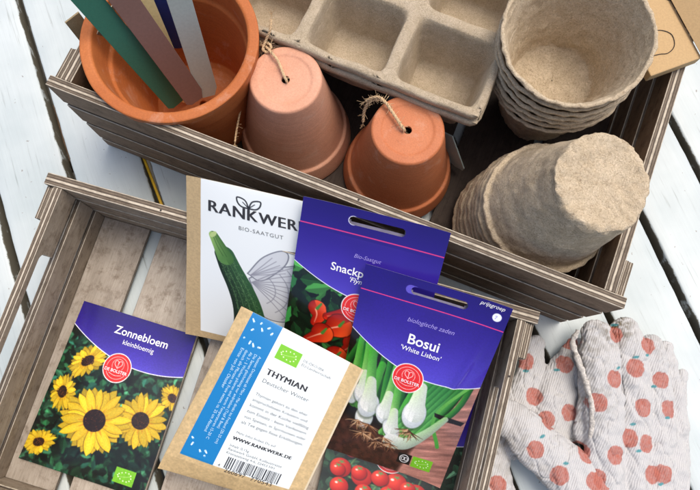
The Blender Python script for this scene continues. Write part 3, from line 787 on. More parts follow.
def eu_leaf(c, x, y, w_, h_, ang=0):
    c.poly([(x, y), (x + w_, y), (x + w_, y + h_), (x, y + h_)], (118, 190, 40))
    rd = random.Random(2)
    cx, cy = x + w_ / 2, y + h_ / 2
    for k in range(12):
        a = k / 12 * 2 * math.pi; u, v = math.cos(a) * w_ * .33, math.sin(a) * h_ * .28 * (1 + .3 * math.cos(a))
        c.ell(cx + u, cy + v, .045, .045, (240, 250, 225))
    c.stroke([(cx - w_ * .3, cy + h_ * .1), (cx, cy + .02), (cx + w_ * .3, cy - h_ * .12)], .015, .015, (230, 245, 210), alpha=.6)
def foliage(c, y0, n, seed, cols, size=(.5, 1.3)):
    rd = random.Random(seed)
    for _ in range(n):
        x, y = rd.uniform(-.5, c.w + .3), rd.uniform(y0, c.h + .3); k = rd.choice(cols); f = rd.uniform(.55, 1.25)
        col = np.array(k) * f; c.leaf(x, y, rd.uniform(*size), rd.uniform(*size) * .3, rd.uniform(0, 6.28), col, col * rd.choice((.5, .7, 1.7)))
def sunflower(c, x, y, r, seed, sq=1.0, ang=0.0, n=15):
    rd = random.Random(seed); pet = []
    for k in range(n):
        a = k / n * 2 * math.pi + rd.uniform(-.12, .12); pet.append((rd.random(), a))
    for layer in (0, 1):
        for z, a in sorted(pet):
            if layer == 0: a += math.pi / n
            l = r * rd.uniform(.84, 1.1); wd = r * rd.uniform(.12, .165)
            f = rd.uniform(.82, 1.05) * (0.8 if layer == 0 else 1); base = np.array([238, 194, 30]) * f; tip = np.array([248, 216, 56]) * f
            pts = []
            for s_ in (1, -1):
                us = np.linspace(.2, 1, 9) if s_ == 1 else np.linspace(1, .2, 9)[1:]
                for u in us: pts.append((u * l, s_ * wd * math.sin(math.pi * ((u - .1) / .9) ** 1.25 * .965 + .03) ** .78))
            def tr(p):
                X_, Y_ = p[0] * math.cos(a) - p[1] * math.sin(a), (p[0] * math.sin(a) + p[1] * math.cos(a)) * sq
                return (x + X_ * math.cos(ang) - Y_ * math.sin(ang), y + X_ * math.sin(ang) + Y_ * math.cos(ang))
            P = [tr(p) for p in pts]
            sh = [tr((p[0] + .03, p[1] * 1.12 + .02)) for p in pts]; c.poly(sh, (84, 56, 6), .55)
            c.poly(P, base)
            c.poly([tr((p[0], p[1] * .55)) for p in pts], tip, .7)
            for q in (-.35, 0., .35):
                c.stroke([tr((.3 * l, q * wd * .6)), tr((.6 * l, q * wd)), (tr((.92 * l, q * wd * .5)))], .014, .008, base * .8, alpha=.45, n=3)
            c.stroke([tr((.25 * l, 0)), tr((.5 * l, 0))], wd * .35, .01, (196, 120, 10), alpha=.6, n=3, soft=2)
    c.ell(x, y, r * .33, r * .33 * sq, (34, 18, 10), ang)
    for k in range(150):
        q = math.sqrt(rd.random()) * r * .31; a = rd.uniform(0, 6.28)
        c.ell(x + q * math.cos(a), y + q * math.sin(a) * sq, .03, .03, rd.choice([(74, 38, 20), (12, 6, 4), (100, 52, 22), (50, 26, 16)]))

# ------------------------------------------------------------------ packets
def sheet(corners, wd, ht, bul):
    """corners TL TR BR BL (cm, world). returns S(x,y,off)->world with x right, y down in cm"""
    TL, TR, BR, BL = [np.array(c, float) for c in corners]
    nrm = np.cross(BL - TL, TR - TL); nrm /= np.linalg.norm(nrm)
    if nrm[2] < 0: nrm = -nrm
    def S(x, y, off=0.0):
        x, y = np.asarray(x, float), np.asarray(y, float); u, v = (x / wd)[..., None], (y / ht)[..., None]
        p = (TL * (1 - u) + TR * u) * (1 - v) + (BL * (1 - u) + BR * u) * v
        curl = 0.16 * (u ** 9 + (1 - u) ** 9) * (v ** 9 + (1 - v) ** 9) + .035 * np.sin(u * 7 + v * 11) * (u ** 4 + (1 - u) ** 4)
        return p + nrm * (bul(u, v) + curl + np.asarray(off)[..., None])
    return S, nrm
def packet(name, corners, wd, ht, canvas, mat, label, bul, thick, slot=None, back='bottom', front_name='front_panel', cat='seed packet'):
    S, nrm = sheet(corners, wd, ht, bul); org = (np.array(corners[2]) + np.array(corners[3])) / 2
    t = thing(name, org, label, cat, 'seed packets')
    W, H = canvas.W, canvas.H
    X, Y = np.meshgrid(np.linspace(0, wd, W), np.linspace(0, ht, H)); V = S(X, Y).reshape(-1, 3) - org
    idx = np.arange(W * H).reshape(H, W); F = np.stack([idx[:-1, :-1], idx[1:, :-1], idx[1:, 1:], idx[:-1, 1:]], -1).reshape(-1, 4)
    def hole(xc, yc):
        sx, sy, sl, sr = slot; dx = np.abs(xc - sx) - sl; return np.hypot(np.maximum(dx, 0), yc - sy) < sr
    if slot:
        xc = ((X[:-1, :-1] + X[1:, 1:]) / 2).ravel(); yc = ((Y[:-1, :-1] + Y[1:, 1:]) / 2).ravel()
        F = F[~hole(xc, yc)]
    f = mesh(front_name, V, F, mat, t, smooth=True, col=canvas.colors())
    # back panel + side edges, coarser
    w2, h2 = 90, 120
    X, Y = np.meshgrid(np.linspace(0, wd, w2), np.linspace(0, ht, h2)); u, v = X / wd, Y / ht
    th = thick * np.clip(np.minimum(np.minimum(u, 1 - u) * wd, np.minimum(v, 1 - v) * ht) / 0.5, 0, 1) + 0.035
    Vf = S(X, Y, -0.012).reshape(-1, 3) - org; Vb = S(X, Y, -th).reshape(-1, 3) - org
    idx = np.arange(w2 * h2).reshape(h2, w2); Fb = np.stack([idx[:-1, 1:], idx[1:, 1:], idx[1:, :-1], idx[:-1, :-1]], -1).reshape(-1, 4)
    if slot:
        xc = ((X[:-1, :-1] + X[1:, 1:]) / 2).ravel(); yc = ((Y[:-1, :-1] + Y[1:, 1:]) / 2).ravel(); Fb = Fb[~hole(xc, yc)]
    ring = np.concatenate([idx[0, :], idx[1:, -1], idx[-1, -2::-1], idx[-2:0:-1, 0]]); n = w2 * h2; r2 = np.roll(ring, -1)
    Fs = np.stack([ring + n, r2 + n, r2, ring], -1)
    mesh('back_panel', np.concatenate([Vb, Vf]), np.concatenate([Fb, Fs]), M[back] if isinstance(back, str) else back, t, smooth=False)
    return t, S, org
_tc = {}
def text_geo(s, bold=0.0, shear=0.0, spacing=1.0):
    k = (s, bold, shear, spacing)
    if k in _tc: return _tc[k]
    cu = bpy.data.curves.new('lettering', 'FONT'); cu.body = s; cu.size = 1; cu.offset = bold; cu.shear = shear; cu.space_character = spacing; cu.resolution_u = 3
    o = bpy.data.objects.new('lettering', cu); COL.objects.link(o)
    dg = bpy.context.evaluated_depsgraph_get(); me = bpy.data.meshes.new_from_object(o.evaluated_get(dg))
    V = np.array([v.co[:] for v in me.vertices]); F = [tuple(p.vertices) for p in me.polygons]
    bpy.data.objects.remove(o); bpy.data.curves.remove(cu); bpy.data.meshes.remove(me)
    _tc[k] = (V, F); return V, F
def letters(t, S, org, items, mat, name='lettering', off=0.02):
    """items: (text, x, y, width, bold, shear, angle, align, spacing, hscale) x,y = baseline start in sheet cm"""
    T = Tri()
    for it in items:
        s, x, y, wd, bold, shear, ang, al = it[:8]; spc = it[8] if len(it) > 8 else 1.0; hs = it[9] if len(it) > 9 else 1.0
        V, F = text_geo(s, bold, shear, spc)
        if len(V) == 0: continue
        x0, x1 = V[:, 0].min(), V[:, 0].max(); k = wd / (x1 - x0); a = (V[:, 0] - x0) * k; b = V[:, 1] * k * hs
        if al == 'c': a = a - wd / 2
        c, q = math.cos(ang), math.sin(ang)
        for e_, (sx_, ho_) in enumerate(((0, 0), (1, .002), (-1, .004)) if (len(it) > 10 and it[10]) else ((0, 0),)):
            bo = sx_ * it[10] if e_ else 0
            T.add(S(x + (a + bo) * c + b * q, y + (a + bo) * q - b * c, off + ho_), F)
    return T.build(name, mat, next(c_ for c_ in t.children if c_.name.startswith('front_panel')), org=org)

def quad(*p): return [at(*q) for q in p]
PPC = 30
# ---- sunflower packet lying on the crate floor
c = Canvas(10.2, 13.2, PPC, (10, 22, 14))
c.grain(.4, 1.5, 3)
foliage(c, 3, 900, 4, [(24, 66, 38), (40, 96, 60), (16, 44, 30), (58, 120, 84), (6, 14, 10), (8, 20, 14), (30, 78, 62)], (.35, 1.1)); c.blur(3)
sunflower(c, 9.9, 5.3, 1.2, 9, .8, .6); sunflower(c, 2.2, 4.5, 1.75, 3, .62, -.9, 15); sunflower(c, 1.2, 7.4, 1.5, 5, .7, 1.35, 14)
sunflower(c, 8.05, 7.7, 2.15, 7, .96, 0, 16); sunflower(c, 4.55, 8.75, 2.75, 2, .97, 0, 18); sunflower(c, .95, 11.6, 1.35, 8, .75, -.5, 14)
for sx, sy in ((.3, 13.1),): pass
c.blur(1); blue_top(c, 1.95, 1, dip=2.05)
badge(c, 4.75, 4.35, 1.2); eu_leaf(c, 7.5, 11.5, 1.65, 1.15)
c.grain(.06, 14, 7)
zb = lambda u, v: 0.12 * np.sin(np.pi * u) * np.sin(np.pi * v) + .03 * np.sin(u * 9 + v * 5)
t, S, org = packet('seed_packet', quad((85, 301, 1.35), (197, 336, 1.35), (142, 499, 1.25), (19, 458, 1.25)), 10.2, 13.2, c, M['gloss'],
                   'sunflower seed packet with violet header lying flat on the floor of the front crate', zb, .12)
letters(t, S, org, [('Zonnebloem', 5.75, 1.72, 4.75, .012, 0, 0, 'c'), ], M['ink_white'])
letters(t, S, org, [('kleinbloemig', 5.8, 2.42, 2.75, .0, 0, 0, 'c')], M['ink_white'])
letters(t, S, org, [('DE BOLSTER', 4.75, 4.73, 1.95, .012, 0, 0, 'c')], M['ink_white'], off=.025)

# ---- courgette packet (white front, kraft border)
c = Canvas(9.8, 14.2, PPC, (184, 160, 120)); c.grain(.05, 10, 2)
c.poly([(1.02, 0), (9.8, 0), (9.8, 13.55), (1.02, 13.55)], (230, 236, 236))
# butterfly wing, pencil drawing
def wing(c, pts, n=6, col=(120, 124, 136)):
    c.poly(catmull([(p[0], p[1], 0) for p in pts], 8)[:, :2], (196, 200, 206), .8)
    c.stroke(pts + [pts[0]], .045, .045, col, n=8)
w1 = [(4.9, 7.2), (5.9, 5.6), (7.1, 4.7), (7.7, 4.8), (7.6, 5.6), (6.9, 6.6), (5.8, 7.6)]
w2 = [(5.0, 7.6), (6.2, 6.6), (7.6, 5.9), (9.6, 5.5), (9.7, 8), (8.9, 9.9), (7.4, 11.0), (6.0, 10.9), (5.6, 9.6)]
w1 = [(x - .55, y - .3) for x, y in w1]; w2 = [(x - .55, y - .3) for x, y in w2]
wing(c, w2); wing(c, w1)
for k in range(9):
    a = -.75 + k * .19; c.stroke([(4.65, 7.6), (4.65 + 2 * math.cos(a), 7.8 + 2 * math.sin(a)), (4.65 + 4.2 * math.cos(a + .1), 7.8 + 4.2 * math.sin(a + .1))], .045, .03, (140, 142, 154), alpha=.8, n=5)
for r in (1.6, 2.5, 3.2):
    c.stroke([(4.65 + r * math.cos(a), 8.0 + r * math.sin(a)) for a in np.linspace(-.7, .9, 7)], .04, .04, (135, 138, 150), alpha=.7, n=4)
for k in range(5):
    a = -1.15 + k * .14; c.stroke([(4.55, 7.0), (4.55 + 2.6 * math.cos(a + .2), 7.2 + 2.6 * math.sin(a + .2))], .04, .03, (140, 142, 154), alpha=.8, n=4)
c.clip = ((c.X > 1.02) & (c.Y < 13.55)).astype(float)
# courgette
body = [(2.75, 5.75), (3.2, 6.9), (3.8, 8.3), (4.25, 9.8), (4.45, 11.4), (4.4, 13.0), (4.2, 14.4)]
c.stroke(body, .72, 1.3, (48, 92, 54), (36, 76, 44), side=(12, 34, 18), n=10)
rd = random.Random(4)
bp = catmull([(p[0], p[1], 0) for p in body], 30)[:, :2]
for o_ in (-.5, -.2, .12, .42):
    q = np.array([p + np.array([o_ * (.9 + .8 * i / len(bp)), 0]) for i, p in enumerate(bp)]); c.stroke(q[::20], .03, .05, (86, 128, 78), alpha=.5, n=6)
for _ in range(520):
    i = rd.randrange(len(bp)); w_ = .55 + .55 * i / len(bp); c.ell(bp[i][0] + rd.uniform(-w_, w_), bp[i][1] + rd.uniform(-.1, .1), .025, .022, (120, 158, 104), alpha=.75)
c.stroke([(2.8, 6.0), (2.4, 5.2), (1.95, 4.35)], .6, .34, (84, 130, 66), (150, 186, 104), side=(60, 104, 48), n=8)
for o_ in (-.16, .1): c.stroke([(2.8 + o_, 5.9), (2.4 + o_, 5.2), (2.0 + o_ * .6, 4.4)], .03, .02, (56, 96, 44), n=4)
c.ell(1.92, 4.28, .33, .17, (178, 200, 130), ang=-.9)
c.clip[:] = 1
E0 = 4.42                                      # leaf emblem above the K
for sx in (-1, 1):
    lf = [(E0 + sx * p, 1.5 - q) for p, q in ((0, 0), (.2, .48), (.5, .66), (.84, .66), (.78, .28), (.5, .02), (0, -.02))]
    c.stroke(lf, .05, .055, (34, 36, 42), n=6); c.stroke([(E0, 1.5), (E0 + sx * .42, 1.12)], .04, .03, (34, 36, 42))
c.stroke([(E0, 1.48), (E0, 2.36)], .085, .085, (34, 36, 42))
wb = lambda u, v: 0.35 * np.sin(np.pi * u) * np.sin(np.pi * v) ** .7
t, S, org = packet('seed_packet', quad((187, 174.5, 11.6), (325, 206, 11.6), (330, 366, 3.0), (186, 333, 3.0)), 9.8, 14.2, c, M['satin'],
                   'white courgette seed packet with kraft paper border leaning on the crate edge', wb, .5, back=M['kraft'])
letters(t, S, org, [('RAN', 1.6, 2.42, 2.55, 0, 0, 0, 'l', 1.1, 1.0, .035), ('K', 4.36, 2.42, .7, 0, 0, 0, 'l', 1, 1, .035), ('WERK', 5.16, 2.42, 3.5, 0, 0, 0, 'l', 1.1, 1.0, .035)], M['ink_dark'])
letters(t, S, org, [('BIO-SAATGUT', 3.75, 3.35, 3.1, .0, 0, 0, 'l', 1.15)], M['ink_grey'])

# ---- snack pepper packet
c = Canvas(10.5, 16.2, PPC, (14, 26, 16)); c.grain(.3, 1.2, 4)
foliage(c, 5, 330, 11, [(24, 66, 34), (36, 96, 44), (12, 34, 20), (60, 130, 60), (8, 18, 12)], (.9, 2.4))
rd = random.Random(6)
for (x, y, l, a, wd) in ((6.2, 8.4, 1.6, 2.4, .9), (2.3, 8.6, 1.3, 1.6, .7), (7.4, 9.6, 1.6, 2.3, .9), (5.6, 10.6, 1.5, 2.2, .95), (4.9, 8.3, 1.9, 2.75, .85), (4.2, 9.5, 1.9, 2.5, 1.0), (3.0, 10.6, 1.5, 2.4, .85), (8.1, 11.5, 2.2, 2.2, .9), (4.4, 12.3, 1.8, 2.0, .9)):
    ex, ey = x + l * math.cos(a), y + l * math.sin(a); mx, my = (x + ex) / 2 + .25, (y + ey) / 2 - .1
    c.stroke([(x, y), (mx, my), (ex, ey)], wd * 1.08, .36, (60, 8, 4), n=8, alpha=.7)
    c.stroke([(x, y), (mx, my), (ex, ey)], wd, .3, (240, 84, 34), (214, 40, 18), side=(150, 18, 10), n=8)
    c.stroke([(x - .1, y + .1), (mx - .18, my), (ex, ey - .05)], .07, .02, (255, 196, 160), n=6, alpha=.8, soft=2)
    c.stroke([(x, y), (x + .25, y - .5)], .13, .08, (70, 130, 50), n=4)
c.blur(1); blue_top(c, 5.15, 3, dip=1.9)
c.poly([(0, 1.92), (10.5, 1.92), (10.5, 2.0), (0, 2.0)], (226, 62, 130))
badge(c, 5.2, 7.6, 1.2)
c.ring(3.7, .95, .1, .1, (230, 232, 245)); c.ell(3.72, .95, .36, .36, (225, 228, 242))
bb = lambda u, v: 0.45 * np.sin(np.pi * u) ** .8 * np.sin(np.pi * np.clip((v - .14) / .86, 0, 1)) ** .8 + .05 * np.sin(7 * u + 4 * v) * v
t, S, org = packet('seed_packet', quad((304, 195.5, 12.7), (451, 232, 12.7), (403, 416, 3.4), (277, 376, 3.4)), 10.5, 16.2, c, M['gloss'],
                   'snack pepper seed packet with red peppers, half covered by the spring onion packet', bb, .4, slot=(5.45, .95, 1.72, .32))
letters(t, S, org, [('Bio-Saatgut', 5.25, 3.65, 2.0, 0, .3, 0, 'c')], M['ink_lilac'])
letters(t, S, org, [('Snackpaprika', 2.75, 5.05, 4.6, .012, 0, 0, 'l'), ("'Flynn'", 4.95, 5.6, 1.35, .006, .2, 0, 'c')], M['ink_white'])
letters(t, S, org, [('DE BOLSTER', 5.2, 7.98, 1.95, .012, 0, 0, 'c')], M['ink_white'], off=.03)

# ---- spring onion packet
c = Canvas(10.5, 16.6, PPC, (20, 14, 12))
full = (slice(0, c.H), slice(0, c.W))
wood = np.clip((c.X - 6.6 - (14.5 - c.Y) * .22) * 2, 0, 1)
wc = np.array([166, 116, 104]) * (1 + .22 * fbm(np.stack([c.X * .6, c.Y * 4 + c.X, c.X * 0], -1), 1.0, 3, 4))[..., None]
c.put(full, wood, wc)
low = np.clip((c.Y - 12.6) * 1.2, 0, 1) * (1 - wood); c.put(full, low, np.array([64, 36, 28]) * (1 + .3 * fbm(c.P, 2, 3, 3))[..., None])
rd = random.Random(12)
for k in range(34):
    x = .2 + k * .27 + rd.uniform(-.2, .2); g = rd.uniform(.5, 1.1)
    c.stroke([(x * .72 + 1.2, 11.6), (x + rd.uniform(-.3, .3), 9.2), (x + rd.uniform(-.8, .9), 6.2)], .3, .22, np.array([90, 180, 60]) * g, np.array([48, 150, 50]) * g, side=np.array([14, 74, 30]) * g, n=5)
for k in range(7):
    x = 6.4 + k * .42; c.stroke([(x - 2.2, 13.2), (x - .6, 9.8), (x + 1.0, 6.4)], .26, .18, (120, 200, 100), (44, 128, 54), side=(30, 96, 40), n=6)
c.stroke([(9.0, 13.0), (7.9, 10.2), (9.9, 6.8), (10.6, 6)], .16, .12, (70, 150, 60), (120, 190, 90), n=6)
c.poly([(7.8, 9.9), (10.4, 10.25), (10.2, 10.6), (8.9, 10.5), (7.9, 10.25)], (24, 14, 12))
for (bx_, by, r, ang, tx) in ((1.0, 10.9, .62, -.15, .9), (2.5, 12.4, .8, .1, 2.9), (1.9, 10.4, .74, -.1, 1.5), (2.6, 11.2, .9, .25, 1.9), (4.0, 11.4, .75, -.2, 4.0), (6.3, 10.6, 1.02, .05, 6.1), (4.9, 12.6, .72, -.6, 4.4)):
    c.ell(bx_, by + .1, r * .98, r * 1.45, (46, 60, 40), ang, alpha=.5, soft=4)
    c.stroke([(bx_ + (tx - bx_) * .25, by - 1.4), (bx_ + (tx - bx_) * .5, by - 2.6), (tx, by - 5)], r * .5, r * .36, (190, 226, 150), (62, 172, 44), side=(60, 130, 50), n=8)
    c.ell(bx_, by, r * .92, r * 1.3, (252, 253, 250), ang, col2=(190, 200, 204), hl=(-.35, -.2), soft=2)
    c.stroke([(bx_, by - r * .1), (bx_ + (tx - bx_) * .12, by - r * 1.1), (bx_ + (tx - bx_) * .3, by - r * 2.4)], r * .8, r * .42, (246, 248, 242), (206, 232, 176), side=(196, 206, 196), n=8)
    for o_ in (-.35, .1, .4): c.stroke([(bx_ + o_ * r, by + r * .7), (bx_ + o_ * r * 1.1, by), (bx_ + (tx - bx_) * .2 + o_ * r * .6, by - r * 1.6)], .02, .015, (198, 206, 196), alpha=.6, n=5)
c.stroke([(5.2, 13.7), (6.4, 13.5), (7.6, 12.2), (8.8, 10.3)], .72, .26, (236, 238, 232), (150, 200, 130), side=(150, 166, 150), n=8)
for (bx_, by) in ((2.1, 12.9), (3.0, 12.9), (3.4, 13.6), (4.5, 13.6), (2.7, 13.9), (5.1, 14.0), (6.2, 12.1), (6.5, 12.3), (4.0, 14.2)):
    for k in range(26):
        a = rd.uniform(0.1, 3.0) if by > 12.5 else rd.uniform(.2, 2.9); l = rd.uniform(.4, 1.25)
        col = rd.choice([(150, 100, 66), (196, 150, 108), (96, 58, 36), (70, 40, 26), (222, 186, 146)])
        c.stroke([(bx_, by), (bx_ + l * .6 * math.cos(a) + rd.uniform(-.15, .15), by + l * .5 * math.sin(a)), (bx_ + l * math.cos(a), by + l * math.sin(a) * .9)], .035, .012, col, n=4)
c.blur(1); blue_top(c, 5.2, 5, dip=2.3)
c.poly([(0, 1.92), (10.5, 1.92), (10.5, 1.99), (0, 1.99)], (226, 62, 130))
badge(c, 5.0, 7.75, 1.22)
c.ell(9.72, 1.05, .32, .32, (240, 246, 252))
c.stroke([(3.45, .92), (3.75, .93)], .34, .34, (96, 84, 196))
c.poly([(6.15, 14.5), (7.3, 14.5), (7.3, 15.55), (6.15, 15.55)], (14, 14, 14)); c.ring(6.72, 15.02, .38, .07, (235, 235, 235)); c.ring(6.62, 15.02, .16, .06, (235, 235, 235)); c.ring(6.86, 15.02, .16, .06, (235, 235, 235))
eu_leaf(c, 7.4, 14.5, 1.75, 1.1)
c.grain(.04, 14, 7)
bb2 = lambda u, v: 0.5 * np.sin(np.pi * u) ** .8 * np.sin(np.pi * np.clip((v - .12) / .88, 0, 1)) ** .8 + .05 * np.sin(6 * u + 7 * v) + .05 * np.sin(17 * u + 9 * v + 2) * (u > .5) * np.sin(np.pi * v) * (u - .5) * 2 + .2 * np.exp(-((u - .86 + (v - .3) * .35) / .03) ** 2) * np.exp(-((v - .36) / .14) ** 2)
t, S, org = packet('seed_packet', quad((366, 263, 11.2), (513, 308, 11.2), (440, 487, 2.7), (327, 447, 2.7)), 10.5, 16.6, c, M['gloss'],
                   'spring onion seed packet with white bulbs, uppermost violet packet at the right crate wall', bb2, .4, slot=(5.55, .93, 1.75, .3))
letters(t, S, org, [('biologische zaden', 5.55, 3.35, 3.5, 0, .3, 0, 'c')], M['ink_lilac'])
letters(t, S, org, [('Bosui', 5.4, 5.0, 2.35, .014, 0, 0, 'c'), ("'White Lisbon'", 5.4, 5.62, 3.1, .004, .1, 0, 'c'), ('prijsgroep', 8.3, .42, 1.75, .0, .25, 0, 'l')], M['ink_white'])
letters(t, S, org, [('7', 9.66, 1.2, .17, .0, 0, 0, 'c')], M['ink_lilac'], 'number')
letters(t, S, org, [('DE BOLSTER', 5.0, 8.14, 1.98, .012, 0, 0, 'c')], M['ink_white'], off=.035)

# ---- tomato packet beneath
c = Canvas(10.5, 15.0, PPC, (22, 40, 28)); c.grain(.3, 1.2, 4)
foliage(c, 5, 260, 21, [(30, 60, 44), (46, 86, 60), (16, 36, 26), (70, 110, 84)], (.6, 1.6))
rd = random.Random(16)
for pts in ([(.8, 14), (2.2, 11), (3.0, 9)], [(3.6, 14.5), (4.6, 12), (5.0, 9.5)], [(7, 15), (7.6, 12), (8, 9)], [(1, 12), (4, 12.4), (8, 11.6)]):
    c.stroke(pts, .09, .06, (112, 150, 96), side=(60, 96, 56), n=6)
for (x, y, r) in ((1.4, 11.6, .85), (3.2, 11.9, .85), (5.9, 11.7, .9), (7.6, 12.2, .9), (4.6, 11.6, .7), (1.2, 11.8, .6), (2.9, 11.6, .62), (1.6, 13.2, .75), (3.6, 13.2, .72), (5.5, 12.8, .7), (6.9, 11.9, .62), (7.9, 13.3, .72), (9.4, 12.6, .66), (2.0, 10.0, .5), (3.2, 9.9, .5), (5.6, 14.6, .7), (9.3, 14.4, .6), (6.6, 13.7, .6), (.5, 14.6, .6), (2.7, 14.6, .6)):
    c.ell(x + .05, y + .07, r * 1.05, r * 1.05, (40, 8, 8), alpha=.6, soft=3)
    c.ell(x, y, r, r, (246, 78, 56), col2=(150, 14, 14), soft=1.5); c.ell(x - r * .35, y - r * .3, r * .16, r * .12, (255, 226, 214), soft=2)
    for k in range(5):
        a = k * 1.257 + rd.uniform(0, .5); c.stroke([(x, y - r * .6), (x + .28 * math.cos(a), y - r * .6 + .2 * math.sin(a))], .06, .02, (96, 142, 80), n=3)
c.blur(1); blue_top(c, 5.2, 8, dip=2.3)
badge(c, 5.1, 9.75, 1.22)
t, S, org = packet('seed_packet', quad((351, 340, 2.0), (484, 374, 2.0), (443, 536, 1.5), (315, 500, 1.5)), 10.5, 15.0, c, M['gloss'],
                   'tomato seed packet lying lowest, red tomatoes showing below the spring onion packet', zb, .12)
letters(t, S, org, [('DE BOLSTER', 5.1, 10.13, 1.98, .012, 0, 0, 'c')], M['ink_white'], off=.03)

# ---- thyme packet (back side, kraft envelope with blue stripe)
c = Canvas(10.0, 13.9, PPC, (196, 170, 124)); c.grain(.05, 9, 6); c.grain(.04, 3, 12)
c.poly([(.95, 0), (3.42, 0), (3.42, 12.1), (.95, 12.1)], (14, 120, 182)); c.poly([(3.42, 0), (8.9, 0), (8.9, 12.1), (3.42, 12.1)], (228, 236, 236))
c.poly([(9.86, 0), (10, 0), (10, 13.9), (9.86, 13.9)], (214, 200, 170))
eu_leaf(c, 3.85, 1.15, 1.75, 1.2)
rd = random.Random(31)
for (x, y) in ((1.35, .6), (1.9, .45), (2.2, .95), (1.55, 1.15), (2.6, .5), (2.9, .9), (1.25, 2.0), (1.8, 2.05), (2.15, 2.3), (2.5, 2.2), (1.3, 10.6), (1.45, 10.95), (2.2, 11.4), (2.6, 11.6), (2.5, 11.2)):
    c.stroke([(x, y), (x + rd.uniform(-.16, .16), y + rd.uniform(-.2, .2))], .07, .05, (235, 246, 252), n=3); c.ell(x + .02, y + .02, .03, .03, (14, 120, 182))
bw = 4.15                                        # bar code
rdb = random.Random(5)
while bw < 7.95:
    ww = rdb.choice((.035, .06, .09)); c.poly([(bw, 11.0), (bw + ww, 11.0), (bw + ww, 11.98), (bw, 11.98)], (24, 24, 28)); bw += ww + rdb.choice((.04, .06, .09))
tb = lambda u, v: 0.42 * np.sin(np.pi * np.clip(u, 0, 1)) ** .6 * np.clip(np.minimum(v * 4, (1 - v) * 7), 0, 1) ** .7 - .25 * np.clip((v - .9) / .1, 0, 1)
t, S, org = packet('seed_packet', quad((242, 306, 8.8), (364, 369.5, 8.8), (296, 511, 5.6), (157, 469, 5.6)), 10.0, 13.9, c, M['satin'],
                   'thyme seed packet in kraft paper, blue stripe and text up, lying over the others', tb, .6, back=M['kraft'])
letters(t, S, org, [('THYMIAN', 3.85, 3.75, 3.1, 0, 0, 0, 'l', 1.08, 1.0, .028)], M['ink_dark'])
body_t = ['Thymian gehört zu den eher', 'anspruchslosen Kräutern und', 'kommt in der Küche vielfältig', 'zum Einsatz - beim Verfeinern', 'von Speisen, in Spirituosen oder', 'als Tee gegen fiese Erkältungen.']
letters(t, S, org, [('Deutscher Winter', 3.88, 4.45, 3.55, 0, 0, 0, 'l', 1.05)] + [(s, 3.85, 5.6 + .5 * i, min(4.6, 1.47 * len(s) / 9.6), 0, 0, 0, 'l') for i, s in enumerate(body_t)]
        + [('Mehr Infos findest Du auf', 3.88, 9.0, 2.9, 0, 0, 0, 'l')], M['ink_grey'])
letters(t, S, org, [('WWW.RANKWERK.DE', 3.82, 9.55, 4.3, 0, 0, 0, 'l', 1.08, 1.0, .02)], M['ink_dark'])
letters(t, S, org, [('DE-ÖKO-006', 5.85, 1.65, 1.6, 0, 0, 0, 'l'), ('EU-Landwirtschaft', 5.85, 2.0, 2.3, 0, 0, 0, 'l'), ('Inhalt: 0,15g', 3.88, 10.15, 1.4, 0, 0, 0, 'l'), ('Rankwerk GmbH, Kollaustrasse', 3.88, 10.48, 3.9, 0, 0, 0, 'l'), ('Kronsaalsweg 4-6, 22453 HH', 3.88, 10.8, 3.5, 0, 0, 0, 'l')], M['ink_grey'], 'small_print')
letters(t, S, org, [('4', 3.72, 12.0, .16, 0, 0, 0, 'l'), ('260697', 4.3, 12.32, 1.5, 0, 0, 0, 'l'), ('770543', 6.2, 12.32, 1.5, 0, 0, 0, 'l')], M['ink_dark'], 'digits')
side = ['Aussaat: Direktsaat ab März - Mai direkt ins Freiland (20-25 cm)', 'Die Samen gleichmässig nur andrücken (Topf & Beet)', 'Ab 3 - 5 Wochen pikieren und warm Temperaturen 15-20 C', 'danach alle Pflanzen ins Freie setzen, ca. 25 cm Abstand', 'Ernte: von Juli - Oktober']
letters(t, S, org, [(s, 2.85 - .36 * i, 2.75, (7.6, 6.4, 7.5, 7.0, 3.4)[i], 0.0, 0, math.pi / 2, 'l') for i, s in enumerate(side)], M['ink_pale'], 'side_text')
# folded lower lip of the envelope
T = Tri()

# ------------------------------------------------------------------ gloves
def fabric():
    mt, n, b = newmat('ribbed_cotton'); a = node(n, 'ShaderNodeAttribute', attribute_name='print')
    tc = node(n, 'ShaderNodeTexCoord'); o = tc.outputs['Object']
    wv = node(n, 'ShaderNodeTexWave', wave_type='BANDS', bands_direction='X'); wv.inputs['Scale'].default_value = 190; wv.inputs['Distortion'].default_value = 1.2; wv.inputs['Detail'].default_value = 2
    wv.inputs['Detail Scale'].default_value = .6
    n.links.new(mapping(n, o, (1, 1, .4), (0, 0, math.radians(24))), wv.inputs['Vector'])
    f = noise_tex(n, o, 1500, 3, .7)
    r = ramp(n, [(0.1, (.84, .84, .86)), (.6, (1, 1, 1))]); n.links.new(wv.outputs[1], r.inputs[0])
    c = mixc(n, .8, a.outputs['Color'], r.outputs[0], 'MULTIPLY')
    r2 = ramp(n, [(0.3, (.82, .82, .82)), (.7, (1.08, 1.08, 1.08))]); n.links.new(f.outputs[0], r2.inputs[0]); c = mixc(n, .7, c, r2.outputs[0], 'MULTIPLY')
    n.links.new(c, b.inputs['Base Color']); sp(b, .92, .1)
    ad = node(n, 'ShaderNodeMath', operation='MULTIPLY_ADD'); ad.inputs[1].default_value = .6; n.links.new(f.outputs[0], ad.inputs[0]); n.links.new(wv.outputs[1], ad.inputs[2])
    bump(n, b, ad.outputs[0], .5, .0005)
    return mt
M['fabric'] = fabric()
M['seam'] = simple('grimy_cotton_seam', (0.55, 0.52, 0.47), .95, .1, 500, .45, .9, .001)
